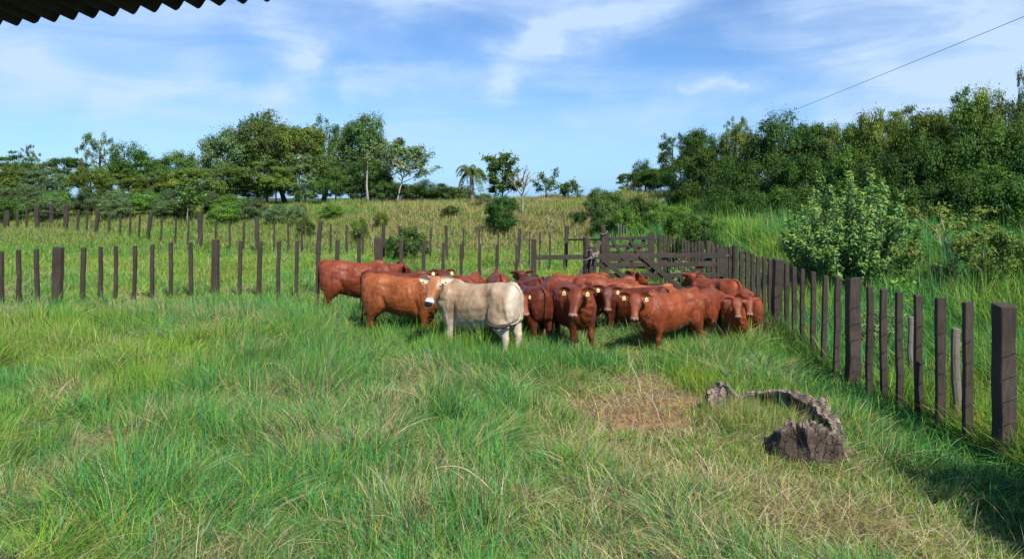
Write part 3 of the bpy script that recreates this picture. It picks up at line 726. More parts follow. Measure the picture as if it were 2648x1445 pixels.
def sgp(v, p): return math.copysign(abs(v) ** p, v)
TORSO = [(-.755, 1.12, .78, .09), (-.735, 1.175, .70, .17), (-.68, 1.225, .62, .215), (-.57, 1.262, .56, .245), (-.44, 1.270, .56, .262), (-.31, 1.258, .545, .262), (-.16, 1.235, .505, .265),
         (.02, 1.212, .465, .285), (.18, 1.205, .455, .285), (.32, 1.215, .455, .268), (.44, 1.235, .47, .245), (.55, 1.205, .49, .215), (.64, 1.165, .56, .17), (.71, 1.10, .66, .125), (.76, 1.02, .76, .07)]
NECKN = 9
def cow_mesh(poll, hd, roll, hx=(0, 0, 0, 0), fat=1.0, gaunt=0.0, dewlap=1.0):
    mb = MB()
    rings = []
    n = 22
    for x, top, bot, hw in TORSO:
        bot = bot + .04 * gaunt * (1 if x < .2 else .3); hw_ = hw * fat * (.93 if abs(x) < .4 else .97)
        c = (top + bot) / 2; hz = (top - bot) / 2; ring = []
        for k in range(n):
            a = 2 * math.pi * k / n; s_ = math.sin(a); cc = math.cos(a)
            y = hw_ * sgp(cc, .82) * (1 - .30 * max(0, s_) ** 2.2) * (1 - .10 * max(0, -s_))
            ring.append(Vector((x, y, c + hz * sgp(s_, .88))))
        rings.append(ring)
    mb.loft(rings)
    mb.ell((.46, 0, 1.215), (.15, .06, .055))
    # neck
    side = hd.cross(Vector((0, 0, 1)))
    side = side.normalized() if side.length > 1e-3 else Vector((0, -1, 0))
    up0 = side.cross(hd).normalized()
    cr, sr = math.cos(roll), math.sin(roll)
    side, up = side * cr + up0 * sr, up0 * cr - side * sr
    p0 = Vector((.42, 0, .95)); p2 = poll + hd * .05 - up * .055
    dist = (p2 - p0).length
    p1 = Vector((.42 + .55 * dist, p2.y * .12, .95 + (p2.z - .95) * .25 + .04))
    rings = []
    for i in range(NECKN + 1):
        t = i / NECKN
        c = p0 * (1 - t) ** 2 + p1 * 2 * t * (1 - t) + p2 * t * t
        T = ((p1 - p0) * (1 - t) + (p2 - p1) * t).normalized()
        sd = T.cross(Vector((0, 0, 1))).normalized(); uu = sd.cross(T)
        hh = .27 * (1 - t) ** 1.25 + .112 * (1 - (1 - t) ** 1.25); hwd = .165 * (1 - t) ** 1.15 + .083 * (1 - (1 - t) ** 1.15)
        ring = []
        for k in range(18):
            a = 2 * math.pi * k / 18; s_ = math.sin(a); cc = math.cos(a)
            low = 1 + (.46 * dewlap * math.sin(math.pi * min(1, t * 1.15)) if s_ < 0 else 0)
            y = hwd * cc * (1 - (.45 if s_ < 0 else .25) * abs(s_) ** 2)
            ring.append(c + sd * y + uu * (hh * s_ * low))
        rings.append(ring)
    mb.loft(rings)
    # head
    HR = [(-.05, .05, .03, .04), (-.025, .088, .058, .075), (.03, .112, .076, .11), (.08, .120, .082, .14), (.13, .121, .082, .158), (.18, .108, .074, .163), (.235, .088, .062, .150), (.29, .074, .053, .122), (.34, .067, .048, .10), (.385, .072, .046, .09), (.42, .078, .041, .078), (.448, .068, .028, .062), (.465, .040, .008, .035)]
    rings = []
    for s_, hw, tp, bt in HR:
        c = poll + hd * s_
        ring = []
        for k in range(20):
            a = 2 * math.pi * k / 20; sn_ = math.sin(a); cc = math.cos(a)
            w = hw * sgp(cc, .72) * (1 - (.38 * abs(sn_) ** 1.6 if sn_ < 0 else 0))
            ring.append(c + side * w + up * ((tp if sn_ > 0 else bt) * sgp(sn_, .8)))
        rings.append(ring)
    mb.loft(rings)
    for sg in (-1, 1):   # brow and cheek
        mb.ell(poll + hd * .125 + side * (.088 * sg) + up * .035, (.045, .028, .03), Matrix((hd, side, up)).transposed(), 10, 6)
        mb.ell(poll + hd * .10 + side * (.062 * sg) - up * .07, (.085, .04, .085), Matrix((hd, side, up)).transposed(), 10, 6)
    # shoulders, haunches, hook bones
    for sg in (-1, 1):
        mb.ell((.49, .135 * sg, .86), (.16, .115, .28), Matrix.Rotation(math.radians(-14), 3, 'Y'), 14, 8)
        mb.ell((-.52, .135 * sg, .87), (.225, .125, .30), Matrix.Rotation(math.radians(10), 3, 'Y'), 14, 8)
        mb.ell((-.69, .085 * sg, 1.10), (.055, .05, .065))
    mb.ell((-.60, 0, 1.235), (.14, .05, .045)); mb.ell((.44, 0, 1.20), (.16, .05, .045))
    FR = [(.50, .13, .84, .125, .085), (.495, .15, .70, .112, .075), (.475, .155, .59, .082, .060), (.48, .152, .50, .060, .050), (.495, .15, .42, .050, .045), (.497, .15, .36, .050, .046), (.49, .15, .29, .035, .033), (.487, .15, .19, .033, .031), (.495, .15, .11, .041, .038), (.512, .15, .055, .042, .040), (.525, .15, 0, .055, .048)]
    HD = [(-.46, .12, .95, .19, .10), (-.44, .14, .80, .19, .105), (-.465, .155, .68, .165, .095), (-.515, .16, .575, .118, .072), (-.57, .16, .49, .076, .052), (-.605, .158, .43, .052, .041), (-.60, .155, .36, .046, .038), (-.585, .15, .27, .037, .033), (-.575, .15, .17, .035, .032), (-.565, .15, .11, .043, .038), (-.548, .15, .055, .042, .040), (-.535, .15, 0, .055, .048)]
    for li, (LG, sg) in enumerate(((FR, 1), (FR, -1), (HD, 1), (HD, -1))):
        rings = []
        for x, y, z, rx, ry in LG:
            k = max(0, (.75 - z) / .75); dx = hx[li] * k
            rx, ry = rx * (1.16 if li < 2 else 1.27), ry * (1.2 if li < 2 else 1.32)
            rings.append([Vector((x + dx + rx * math.cos(2 * math.pi * j / 12), y * sg + ry * math.sin(2 * math.pi * j / 12), z)) for j in range(12)])
        mb.loft(rings)
    me = mb.mesh('tmp')
    o = bpy.data.objects.new('tmp', me); COL.objects.link(o)
    r = o.modifiers.new('r', 'REMESH'); r.mode = 'VOXEL'; r.voxel_size = .0135
    s = o.modifiers.new('s', 'SMOOTH'); s.factor = .5; s.iterations = 5
    dg = bpy.context.evaluated_depsgraph_get()
    ev = o.evaluated_get(dg); em = ev.to_mesh()
    V = np.empty(len(em.vertices) * 3, np.float32); em.vertices.foreach_get('co', V); V = V.reshape(-1, 3).astype(float)
    q = np.empty(len(em.polygons) * 4, np.int32); em.loops.foreach_get('vertex_index', q); q = q.reshape(-1, 4)
    nrm = np.empty(len(em.vertices) * 3, np.float32); em.vertices.foreach_get('normal', nrm); nrm = nrm.reshape(-1, 3)
    ev.to_mesh_clear(); bpy.data.objects.remove(o); bpy.data.meshes.remove(me)
    # soft folds: ribs, flank, neck skin
    x, y, z = V.T
    rib = np.exp(-((x - .12) / .22) ** 2 - ((z - .93) / .16) ** 2) * (np.abs(y) > .15) * np.sin((x + .28 * (z - .9)) * 62) * .0020 * (.6 + gaunt)
    flank = -np.exp(-((x + .22) / .10) ** 2 - ((z - 1.05) / .11) ** 2) * .030 * (1 + .8 * gaunt) + np.exp(-((x + .37) / .05) ** 2 - ((z - 1.14) / .05) ** 2) * .014 * (.6 + gaunt) + np.exp(-((x - .47) / .09) ** 2 - ((z - .95) / .2) ** 2) * .012 - np.exp(-((x - .52 - .25 * (z - .95)) / .02) ** 2) * .006 * (z < 1.1) * (z > .6)
    elbow = -np.exp(-((x - .335 + .1 * (z - .8)) / .035) ** 2 - ((z - .76) / .20) ** 2) * .024
    fold = np.exp(-((x - .72) / .14) ** 2) * (z < 1.15) * np.sin((x * .8 + z * .45) * 75 + 2 * np.sin(z * 14)) * .0035 * dewlap
    thigh = -np.exp(-((x + .27 + .2 * (z - .75)) / .035) ** 2 - ((z - .76) / .14) ** 2) * .022 - np.exp(-((x + .62 - .25 * (z - .8)) / .025) ** 2 - ((z - .8) / .2) ** 2) * .010
    lump = (fbm(x * 10 + y * 4, z * 10 + y * 4, 1.5, 61) - .5) * .026 * (z > .45) * (x < .8)
    hook = np.exp(-((x + .37) / .045) ** 2 - ((z - 1.17) / .035) ** 2) * .014 * (np.abs(y) > .08) - np.exp(-((x + .53) / .07) ** 2 - ((z - 1.19) / .04) ** 2) * .014
    V = V + nrm * (lump + hook)[:, None]
    V = V + nrm * (rib + flank + elbow + fold + thigh)[:, None]
    return V, q, side, up
def ear(mb, base, axis, nrm, ln, wd, cup=.02):
    wv = axis.cross(nrm).normalized()
    top, bot = [], []
    T_, W_n = 8, 6
    rows = []
    for i in range(T_ + 1):
        t = i / T_; pr = max(.02, math.sin(math.pi * min(1, t * .86 + .14)) ** .75) * (1 if t > .15 else .75)
        rows.append([(base + axis * ln * t + wv * wd * .5 * pr * (2 * j / W_n - 1) + nrm * (cup * ((2 * j / W_n - 1) ** 2 - .5) * pr) - nrm * .012 * t * t) for j in range(W_n + 1)])
    rings = [[p + nrm * .006 for p in r_] + [p - nrm * .006 for p in reversed(r_)] for r_ in rows]
    mb.loft(rings)

def cow(key, label, px, d, head, s, poll, yaw, pitch, roll=0.0, col=(.21, .050, .022), hx=(0, 0, 0, 0), tail=None, kind='red', tags=(1, 1), horns=False, fat=1.0, gaunt=0.35, dewlap=1.0, earup=0.0, muz=None, earlen=.235):
    hr = math.radians(head)
    cx = (px - 1324) / F * d
    root = empty('cow', (cx, d, tz(cx, d)), hr, s)
    tag(root, label, 'cow', 'cattle gathered by the gate')
    rot = Matrix.Rotation(-hr, 3, 'Z')
    pw = P3(*poll); pl_ = rot @ (pw - root.location) / s
    yr, pr = math.radians(yaw), math.radians(pitch)
    hw_ = Vector((math.cos(yr) * math.cos(pr), math.sin(yr) * math.cos(pr), -math.sin(pr)))
    hd = (rot @ hw_).normalized()
    reach = (pl_ - Vector((.45, 0, .95))).length
    #print('COW %s poll local %.2f %.2f %.2f reach %.2f' % (key, pl_.x, pl_.y, pl_.z, reach))
    V, q, side, up = cow_mesh(pl_, hd, math.radians(roll), hx, fat, gaunt, dewlap)
    x, y, z = V.T
    rel = V - np.array(pl_); hs = rel @ np.array(hd); hu = rel @ np.array(up); hl = rel @ np.array(side)
    ishead = (hs > -.05) & (hs < .55) & (np.abs(hl) < .135) & (hu > -.22) & (hu < .12) & ((x > .75) | (np.abs(y) > .3) | (reach < .3))
    base = np.array(col)
    nz_ = fbm(x * 10 + y * 6, z * 10 + y * 3, 3.1, abs(hash_(key)) % 50)
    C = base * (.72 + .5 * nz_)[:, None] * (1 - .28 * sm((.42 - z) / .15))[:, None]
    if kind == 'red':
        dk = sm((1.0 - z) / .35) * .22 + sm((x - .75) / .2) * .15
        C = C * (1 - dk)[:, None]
        mz = sm((hs - .405) / .02) * ishead
        pk = np.array(muz or (.36, .21, .17)); C = C * (1 - mz[:, None]) + pk * mz[:, None]
        nos = ishead & (hs > .43) & (np.abs(np.abs(hl) - .03) < .014) & (hu > -.02) & (hu < .03); C[nos] = (.05, .02, .018)
        mouth = ishead & (hs > .44) & (np.abs(hu + .045) < .008); C[mouth] *= .45
        if key == 'M':
            dg_ = np.clip((fbm(x * 10, z * 10, 1.0, 77) - .45) * 6, 0, 1) * np.exp(-((x + .55) / .13) ** 2 - ((z - 1.08) / .12) ** 2) * (np.abs(y) > .08)
            C = C * (1 - .7 * dg_[:, None]) + np.array([.20, .19, .10]) * .7 * dg_[:, None]
    else:
        cream = np.array([.50, .42, .325]); tan_ = np.array([.30, .195, .115])
        low = sm((.80 - z + .30 * (nz_ - .5)) / .32); rear = sm((-.60 - x) / .08)
        wtan = np.clip(1 - np.maximum(low, rear) , 0, 1) * (.55 + .65 * sm((nz_ - .25) / .5)); wtan = np.clip(wtan, 0, 1)
        C = cream * (1 - wtan[:, None]) + tan_ * wtan[:, None]
        C = C * (.9 + .2 * nz_)[:, None]
        face = ishead & (hs < .37) & (hu > -.10)
        wf = sm((hu + .11) / .06) * sm((.36 - hs) / .05) * ishead * (hs > -.04)
        C = C * (1 - wf[:, None]) + np.array([.38, .155, .068]) * wf[:, None]
        wm = ishead * sm((hs - .33) / .04); C = C * (1 - wm[:, None]) + np.array([.78, .74, .70]) * wm[:, None]
        nose = ishead & (hs > .40) & (hu > -.012); C[nose] = (.02, .02, .025)
        mouth = ishead & (hs > .44) & (np.abs(hu + .045) < .007); C[mouth] = (.08, .07, .07)
        ring = ishead * np.exp(-((hs - .125) / .05) ** 2 - ((hu - .03) / .035) ** 2) * (np.abs(hl) > .075)
        C = C * (1 - .8 * ring[:, None]) + np.array([.62, .50, .40]) * .8 * ring[:, None]
    hoof = z < .05; C[hoof] = (.04, .032, .028)
    # ears and tail stay in the body mesh
    mb = MB(); ears = []
    for sg in (-1, 1):
        ax = (side * sg * .95 - hd * (.22 - earup) - up * .02 + Vector((0, 0, -.10 + earup))).normalized()
        nr = (up * .85 + hd * .35); nr = (nr - ax * nr.dot(ax)).normalized()
        bs = pl_ + hd * .028 + side * (.075 * sg) + up * .02
        ear(mb, bs, ax, nr, earlen, .128, .035)
        ears.append((bs, ax, nr))
    nE = len(mb.v)
    tp = tail or [(-.69, 0, 1.225), (-.745, 0, 1.205), (-.768, 0, 1.12), (-.772, 0, .98), (-.775, .01, .80), (-.785, .02, .62), (-.795, .03, .50)]
    sw = None
    pts = [Vector(p) for p in tp]
    # smooth the tail path
    fine = []
    for i in range(len(pts) - 1):
        p_, a_, b_2, n_2 = pts[max(i - 1, 0)], pts[i], pts[i + 1], pts[min(i + 2, len(pts) - 1)]
        for k in range(4):
            t = k / 4
            fine.append(.5 * ((2 * a_) + (b_2 - p_) * t + (2 * p_ - 5 * a_ + 4 * b_2 - n_2) * t * t + (3 * a_ - p_ - 3 * b_2 + n_2) * t ** 3))
    fine.append(pts[-1]); nfi = len(fine)
    mb.tube(fine, [.031 - .021 * min(1, i / nfi * 1.25) for i in range(nfi)], 8)
    ev_ = np.array([tuple(v) for v in mb.v]); off = len(V)
    ce = np.tile(base * .8, (len(ev_), 1)) if kind == 'red' else np.tile(np.array([.58, .50, .42]), (len(ev_), 1))
    if kind != 'red':
        ce[:nE] = (.60, .47, .39)
        ce[nE:] = np.array([.42, .34, .26])
    quads = np.array([f for f in mb.f if len(f) == 4]) + off
    ngons = [np.array([f]) + off for f in mb.f if len(f) != 4]
    allV = np.vstack([V, ev_]); allC = np.vstack([C, ce])
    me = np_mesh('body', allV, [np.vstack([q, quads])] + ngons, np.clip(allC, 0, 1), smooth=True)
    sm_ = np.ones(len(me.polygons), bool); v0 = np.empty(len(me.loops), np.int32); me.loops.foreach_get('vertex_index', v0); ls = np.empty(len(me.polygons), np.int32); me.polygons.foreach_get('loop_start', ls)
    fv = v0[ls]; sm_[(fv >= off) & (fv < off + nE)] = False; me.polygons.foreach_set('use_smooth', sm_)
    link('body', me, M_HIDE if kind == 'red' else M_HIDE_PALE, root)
    for sg in (-1, 1):
        c = pl_ + hd * .128 + side * (.116 * sg) + up * .020
        m = MB(); m.ell(c, (.024, .015, .017), Matrix((hd, side, up)).transposed(), 10, 6); m.build('eye', M_EYE, root, smooth=True)
    for (bs, ax, nr), tg in zip(ears, tags):
        if not tg: continue
        wv = ax.cross(nr).normalized()
        dn = Vector((0, 0, -1)); dn = (dn - nr * dn.dot(nr)).normalized(); sd = dn.cross(nr).normalized()
        c = bs + ax * (earlen * .50) + nr * .024 + dn * .034
        prof = [(-.035, .045), (-.035, -.01), (-.022, -.022), (-.010, -.026), (-.009, -.045), (.009, -.045), (.010, -.026), (.022, -.022), (.035, -.01), (.035, .045), (.028, .052), (-.028, .052)]
        m = MB(); m.loft([[c + sd * a * .8 + dn * b * .8 for a, b in prof], [c + sd * a * .8 + dn * b * .8 + nr * .004 for a, b in prof]])
        tg_o = m.build('ear_tag', M_TAG, root)
        m = MB(); m.ell(c - dn * .03 + nr * .005, (.007, .007, .007), n=6, m=4)
        rr2 = random.Random(key)
        m = MB(); m.box(c + dn * .016 + nr * .0052, (.034, .003, .014), Matrix((sd, nr, dn)).transposed())   # worn number, unreadable
        m.build('tag_print', M_INK, tg_o)
    if horns:
        for sg in (-1, 1):
            b0 = pl_ + side * (.07 * sg) - hd * .01 + up * .03
            m = MB(); m.tube([b0, b0 + side * sg * .03 - hd * .03, b0 + side * sg * .04 - hd * .075], [.020, .015, .004], 8); m.build('horn', M_HORN, root, smooth=True)
    # switch: a lock of hair at the end of the tail
    e0 = fine[-1]; dirn = (fine[-1] - fine[-3]).normalized()
    if kind == 'red': path = [e0 - dirn * .02, e0 + dirn * .08, e0 + dirn * .16 + Vector((0, 0, -.01)), e0 + dirn * .25 + Vector((0, 0, -.03))]; rad = [.014, .030, .026, .006]
    else: path = [e0 - dirn * .02, e0 + dirn * .10 + Vector((0, 0, -.008)), e0 + dirn * .22 + Vector((0, 0, .005)), e0 + dirn * .34 + Vector((0, .0, .05)), e0 + dirn * .42 + Vector((0, 0, .10))]; rad = [.016, .036, .034, .022, .004]
    m = MB(); m.tube(path, rad, 8); m.build('tail_switch', M_SWR if kind == 'red' else M_SWD, root, smooth=True)
    return root
def hash_(s):
    h = 5
    for ch in s: h = h * 31 + ord(ch)
    return h
RED = (.185, .041, .016); ORG = (.27, .078, .024); DRK = (.120, .027, .012); MID = (.225, .053, .018)
_cows = [
 dict(key='A', label='farthest left dark red cow, side on with its head turned away', px=922, d=16.4, head=6, s=1.04, poll=(1038, 686, 16.85), yaw=30, pitch=42, roll=-6, col=RED, hx=(.05, -.08, -.10, .08), tags=(1, 0), fat=1.02),
 dict(key='A2', label='horned dark red cow looking over the back of an orange-red cow', px=1030, d=15.25, head=2, s=.96, poll=(1143, 704, 15.2), yaw=-72, pitch=38, roll=0, col=DRK, horns=True, tags=(1, 1)),
 dict(key='B', label='orange-red cow standing side on behind the pale cow\'s head, ribs and hip bones showing', px=1040, d=13.85, head=-12, s=1.0, poll=(1158, 724, 13.75), yaw=-50, pitch=42, col=ORG, hx=(.04, -.06, -.06, .10), gaunt=.8, fat=1.0, tags=(0, 1)),
 dict(key='W', label='pale cream and tan cow in front with a brown face, white muzzle and black nose', px=1240, d=12.25, head=147, s=1.06, poll=(1128, 722, 12.0), yaw=-112, pitch=57, roll=-5, kind='white', hx=(-.03, .10, .02, -.05), tags=(1, 1), gaunt=.5, dewlap=1.25,
      tail=[(-.69, 0, 1.22), (-.74, 0, 1.18), (-.748, -.01, 1.05), (-.752, -.03, .92), (-.755, -.03, .81), (-.765, .03, .72), (-.755, .12, .675), (-.71, .22, .66)], earlen=.25),
 dict(key='C', label='red cow mostly hidden behind the pale cow\'s neck, lowered head with one ear up', px=1206, d=15.7, head=65, s=.88, poll=(1212, 724, 16.2), yaw=20, pitch=50, col=RED, tags=(0, 0), earup=.5),
 dict(key='D', label='bright orange-red back with a sharp hip bone just above the pale cow\'s back', px=1240, d=14.2, head=125, s=.89, poll=(1205, 760, 14.9), yaw=150, pitch=50, col=ORG, gaunt=1.0, tags=(0, 0)),
 dict(key='E', label='red cow seen from behind, rump and tail above the middle of the pale cow\'s back', px=1290, d=15.5, head=96, s=.93, poll=(1262, 728, 16.2), yaw=190, pitch=40, col=RED, tags=(0, 0)),
 dict(key='F', label='dark-polled red cow facing away with both ears spread, behind the pale cow\'s rump', px=1376, d=15.1, head=104, s=.90, poll=(1350, 708, 15.75), yaw=112, pitch=12, col=DRK, tags=(1, 1), earup=.25),
 dict(key='G', label='dark red cow with its rump to the camera right beside the pale cow\'s tail', px=1368, d=13.45, head=112, s=.91, poll=(1335, 735, 14.2), yaw=140, pitch=40, col=DRK, tags=(0, 0)),
 dict(key='H', label='red cow hidden behind the pale cow\'s rump, only ear and cheek showing', px=1250, d=13.15, head=-18, s=.80, poll=(1347, 765, 12.85), yaw=-60, pitch=58, col=MID, tags=(1, 0)),
 dict(key='I', label='red cow behind the others at the left end of the gate, its flat back showing', px=1492, d=15.95, head=180, s=.87, poll=(1398, 722, 15.8), yaw=200, pitch=20, col=MID, tags=(0, 0), earup=.3),
 dict(key='J', label='red cow right in front of the gate, side on, head up to the right', px=1572, d=14.95, head=6, s=.90, poll=(1638, 708, 15.1), yaw=25, pitch=30, col=RED, tags=(0, 0)),
 dict(key='L', label='dark red cow looking out with a tilted head over the middle of the group', px=1477, d=14.15, head=-45, s=.91, poll=(1571, 747, 13.35), yaw=-96, pitch=60, roll=14, col=DRK, tags=(1, 1)),
 dict(key='K', label='red cow walking toward the camera, chest half in shade, both ears tagged', px=1466, d=13.05, head=-64, s=1.0, poll=(1491, 752, 12.25), yaw=-110, pitch=57, roll=0, col=RED, hx=(.10, -.06, .0, .05), tags=(1, 1)),
 dict(key='N', label='dark red back showing between the tilted head and the big red cow on the right', px=1640, d=13.95, head=152, s=.86, poll=(1560, 775, 14.5), yaw=170, pitch=60, col=DRK, tags=(0, 0)),
 dict(key='O', label='orange-red ridge of a cow\'s back just below the gate\'s lowest visible rail', px=1680, d=14.75, head=12, s=.80, poll=(1758, 755, 15.0), yaw=0, pitch=50, col=ORG, tags=(0, 0)),
 dict(key='M', label='large bright red-brown cow at the front right, side on, dung smear on its rump', px=1736, d=12.5, head=-145, s=.95, poll=(1643, 766, 11.85), yaw=-104, pitch=58, roll=4, col=MID, hx=(.02, -.05, .02, -.10), tags=(1, 1), fat=1.04),
 dict(key='P', label='red cow seen from the rear with thin hind legs, right behind the big front cow', px=1830, d=13.8, head=66, s=.86, poll=(1890, 770, 14.4), yaw=30, pitch=50, col=RED, tags=(0, 0)),
 dict(key='Q', label='red cow farthest back on the right, head raised against the gate and facing away', px=1848, d=15.1, head=118, s=.88, poll=(1792, 712, 15.75), yaw=118, pitch=35, col=MID, tags=(0, 0), earup=.5),
 dict(key='S', label='red calf farthest right with one ear stuck out toward the fence', px=1935, d=14.1, head=-97, s=.78, poll=(1934, 770, 13.2), yaw=-100, pitch=50, roll=-6, col=MID, tags=(0, 0), earlen=.22),
 dict(key='R', label='small red calf peering out with a pink nose, second face from the right end', px=1893, d=13.55, head=-88, s=.74, poll=(1904, 775, 12.85), yaw=-97, pitch=55, col=MID, tags=(0, 0)),
]
_K = dict(W=1.02, M=1.03)
for c_ in _cows:      # set the group at its true distance, keeping every back at its measured height
    k_ = _K.get(c_['key'], 1.0); c_['d'] *= k_; c_['s'] = (CH - (CH - 1.25 * c_['s']) * k_) / 1.25
    c_['poll'] = (c_['poll'][0], c_['poll'][1], c_['poll'][2] * k_)
    cow(**c_)
# ------------------------------------------------------------------ trees and shrubs
def leaves(P, Nn, size, col, asp=.55, r=None):
    """one small folded leaf face per point, turned roughly to its normal"""
    n = len(P)
    Nn = Nn / np.linalg.norm(Nn, axis=1, keepdims=True)
    t = rng.normal(0, 1, (n, 3)); a = np.cross(Nn, t); a /= np.linalg.norm(a, axis=1, keepdims=True); b = np.cross(Nn, a)
    s = (size * rng.uniform(.6, 1.4, n))[:, None]
    v = np.stack([P - a * s, P + b * s * asp - Nn * s * .15, P + a * s, P - b * s * asp - Nn * s * .15], 1).reshape(-1, 3)
    f = (np.arange(n) * 4)[:, None] + np.arange(4)[None]
    return v, f, np.repeat(col, 4, 0)
G0 = np.array([.095, .165, .040])
def crown_template(name, seed, ncl, nleaf, leaf, shape=(1, 1, 1), clr=(.22, .36), low=-.75, flat=1.0, gap=0.0, side=.85):
    """unit crown: leaf clumps of uneven size through an ellipsoid, leaves on every clump"""
    r = np.random.default_rng(seed)
    C = []
    while len(C) < ncl:
        p = r.normal(0, 1, 3); p /= np.linalg.norm(p); p *= r.uniform(.35, 1) ** .6 * side
        if p[2] < low: continue
        C.append(p)
    C = np.array(C); rad = r.uniform(*clr, ncl)
    w = rad ** 2; ci = r.choice(ncl, nleaf, p=w / w.sum())
    dv = r.normal(0, 1, (nleaf, 3)); dv /= np.linalg.norm(dv, axis=1, keepdims=True); dv[:, 2] *= flat
    dv[:, 2] = np.where((dv[:, 2] < 0) & (r.random(nleaf) < .45), -dv[:, 2], dv[:, 2])
    # every clump is a spray of twigs of uneven length, so the outline is ragged
    ntw = 26; tw = r.normal(0, 1, (ncl, ntw, 3)); tw /= np.linalg.norm(tw, axis=2, keepdims=True); tw[..., 2] = tw[..., 2] * flat + .15
    tl = r.uniform(.45, 1.18, (ncl, ntw)); ti = r.integers(0, ntw, nleaf); on = r.random(nleaf) < .62
    dv = np.where(on[:, None], tw[ci, ti] + r.normal(0, .13, (nleaf, 3)), dv)
    reach = np.where(on, tl[ci, ti], .85) * (.25 + .75 * r.random(nleaf) ** .6)
    P = C[ci] + dv * (rad[ci] * reach)[:, None]
    P += r.normal(0, .012, (nleaf, 3))
    if gap:
        g = fbm(P[:, 0] * 10 + 5 * P[:, 2], P[:, 1] * 10 + 7 * P[:, 2], 2.2, seed); k = g > gap; P, dv, ci = P[k], dv[k], ci[k]
    n = len(P)
    Nn = dv + r.normal(0, .55, (n, 3)) + np.array([0, 0, .35])
    cv = r.uniform(.72, 1.3, ncl)[ci] * r.uniform(.7, 1.35, n)
    yel = np.clip(r.normal(0, .28, ncl)[ci] + r.normal(0, .2, n), -.5, 1)
    col = G0 * cv[:, None] * np.stack([1 + .55 * yel, 1 + .18 * yel, 1 - .25 * yel], 1)
    P = P * np.array(shape)
    v, f, c = leaves(P, Nn, leaf * np.ones(n), np.clip(col, .004, 1))
    return np_mesh(name, v, [f], c)
T_DENSE = [crown_template('crown', 10 + i, 75, 24000, .027, clr=(.15, .40)) for i in range(5)]
T_OPEN = [crown_template('crown', 30 + i, 80, 13000, .026, clr=(.09, .24), gap=.34, side=.95) for i in range(3)]
T_FLAT = [crown_template('crown', 50 + i, 60, 18000, .025, clr=(.14, .34), flat=.45) for i in range(3)]
T_BUSH = [crown_template('crown', 70 + i, 60, 17000, .030, clr=(.14, .36), low=-.55) for i in range(3)]
T_SPARSE = [crown_template('crown', 90 + i, 95, 8500, .024, clr=(.07, .17), side=.95, gap=.30) for i in range(2)]
def limb_tree(root, base, top, r0, spread, seed, nl=7, mat=None, lmax=99):
    r = random.Random(seed); m = MB()
    h = (top - base).length; pts = []
    for i in range(7):
        t = i / 6; pts.append(base.lerp(top, t) + Vector((r.uniform(-.03, .03) * h * math.sin(t * 3.1), r.uniform(-.03, .03) * h * math.sin(t * 3.1), 0)))
    m.tube([p - root.location for p in pts], [r0 * (1.25 if i == 0 else 1) * (1 - .72 * i / 6) for i in range(7)], 8)
    for k in range(nl):
        t = r.uniform(.35, .95); p = base.lerp(top, t); a = r.uniform(0, 6.28); l = min(lmax, h * r.uniform(.22, .42) * (1.2 - t * .5))
        q_ = p + Vector((math.cos(a) * l * spread, math.sin(a) * l * spread, l * r.uniform(.4, .9)))
        mid = p.lerp(q_, .5) + Vector((0, 0, -.04 * h * .3))
        m.tube([p - root.location, mid - root.location, q_ - root.location], [r0 * .42 * (1.1 - t * .5), r0 * .28, r0 * .08], 6)
    m.build('trunk', mat or M_BARK, root, smooth=True)
_tc = [0]
def tree(name, label, px, py, d, wpx, tmpl, mat, group=None, h_frac=.62, cat='tree', trunk=True, rad=None, depth=None, bark=None, zfloor=None, lean=0.0, tpx=None):
    """tree whose crown top is seen at (px,py), crown wpx pixels wide"""
    _tc[0] += 1; k = _tc[0]
    top = P3(px, py, d); x = top.x; zg = tz(x, d)
    bx_ = (tpx - 1324) / F * d if tpx else x - lean
    zg = tz(bx_, d)
    root = empty(name, (bx_, d, zg)); tag(root, label, cat, group)
    H = top.z - zg; Rx = wpx / F * d / 2; Rz = H * h_frac / 2
    cz = top.z - Rz
    if trunk:
        limb_tree(root, Vector((bx_, d, zg - .2)), Vector((x, d, cz + Rz * .45)), rad or max(.05, H * .028), .8, k, mat=bark, lmax=Rx * .62)
    me = tmpl[k % len(tmpl)]
    if not me.materials: me.materials.append(mat)
    o = bpy.data.objects.new('crown', me); COL.objects.link(o); o.parent = root
    o.location = (x - bx_, 0, cz - zg); o.scale = (Rx, depth or Rx * .95, Rz); o.rotation_euler = (0, 0, (k * 2.399) % 6.28)
    if True:
        o.material_slots[0].link = 'OBJECT'; o.material_slots[0].material = mat
    return root
GL = 'trees on the left rise'
D, O_, FL, B_, SP = T_DENSE, T_OPEN, T_FLAT, T_BUSH, T_SPARSE
def T(*a, **k): return tree(*a, **k)
# left wood, back row to front row
T('tree', 'dark flat-topped tree at the far left edge of the wood', 20, 385, 78, 183, FL, M_LEAF_DARK, GL, h_frac=.8)
T('tree', 'small airy tree standing above the far left end of the wood', 75, 372, 80, 73, SP, M_LEAF, GL, h_frac=.8)
T('tree', 'low spreading dark tree just left of the tall airy tree', 165, 392, 76, 134, FL, M_LEAF_DARK, GL, h_frac=.8)
T('tree', 'tall airy see-through tree rising over the left wood', 258, 332, 70, 128, SP + O_[:1], M_LEAF_GREY, GL, h_frac=0.92)
T('tree', 'dense rounded tree right beside the tall airy tree', 350, 368, 68, 152, D, M_LEAF_DARK, GL, h_frac=.8)
T('tree', 'small dark tree in the dip of the left tree line', 410, 398, 72, 85, FL, M_LEAF_DARK, GL, h_frac=.8)
T('tree', 'broad mid-green tree in the dip left of the tallest clump', 475, 388, 66, 146, D, M_LEAF, GL, h_frac=.8)
T('tree', 'grey-green tree forming the left shoulder of the tallest clump', 588, 330, 62, 168, D, M_LEAF_GREY, GL, h_frac=0.86)
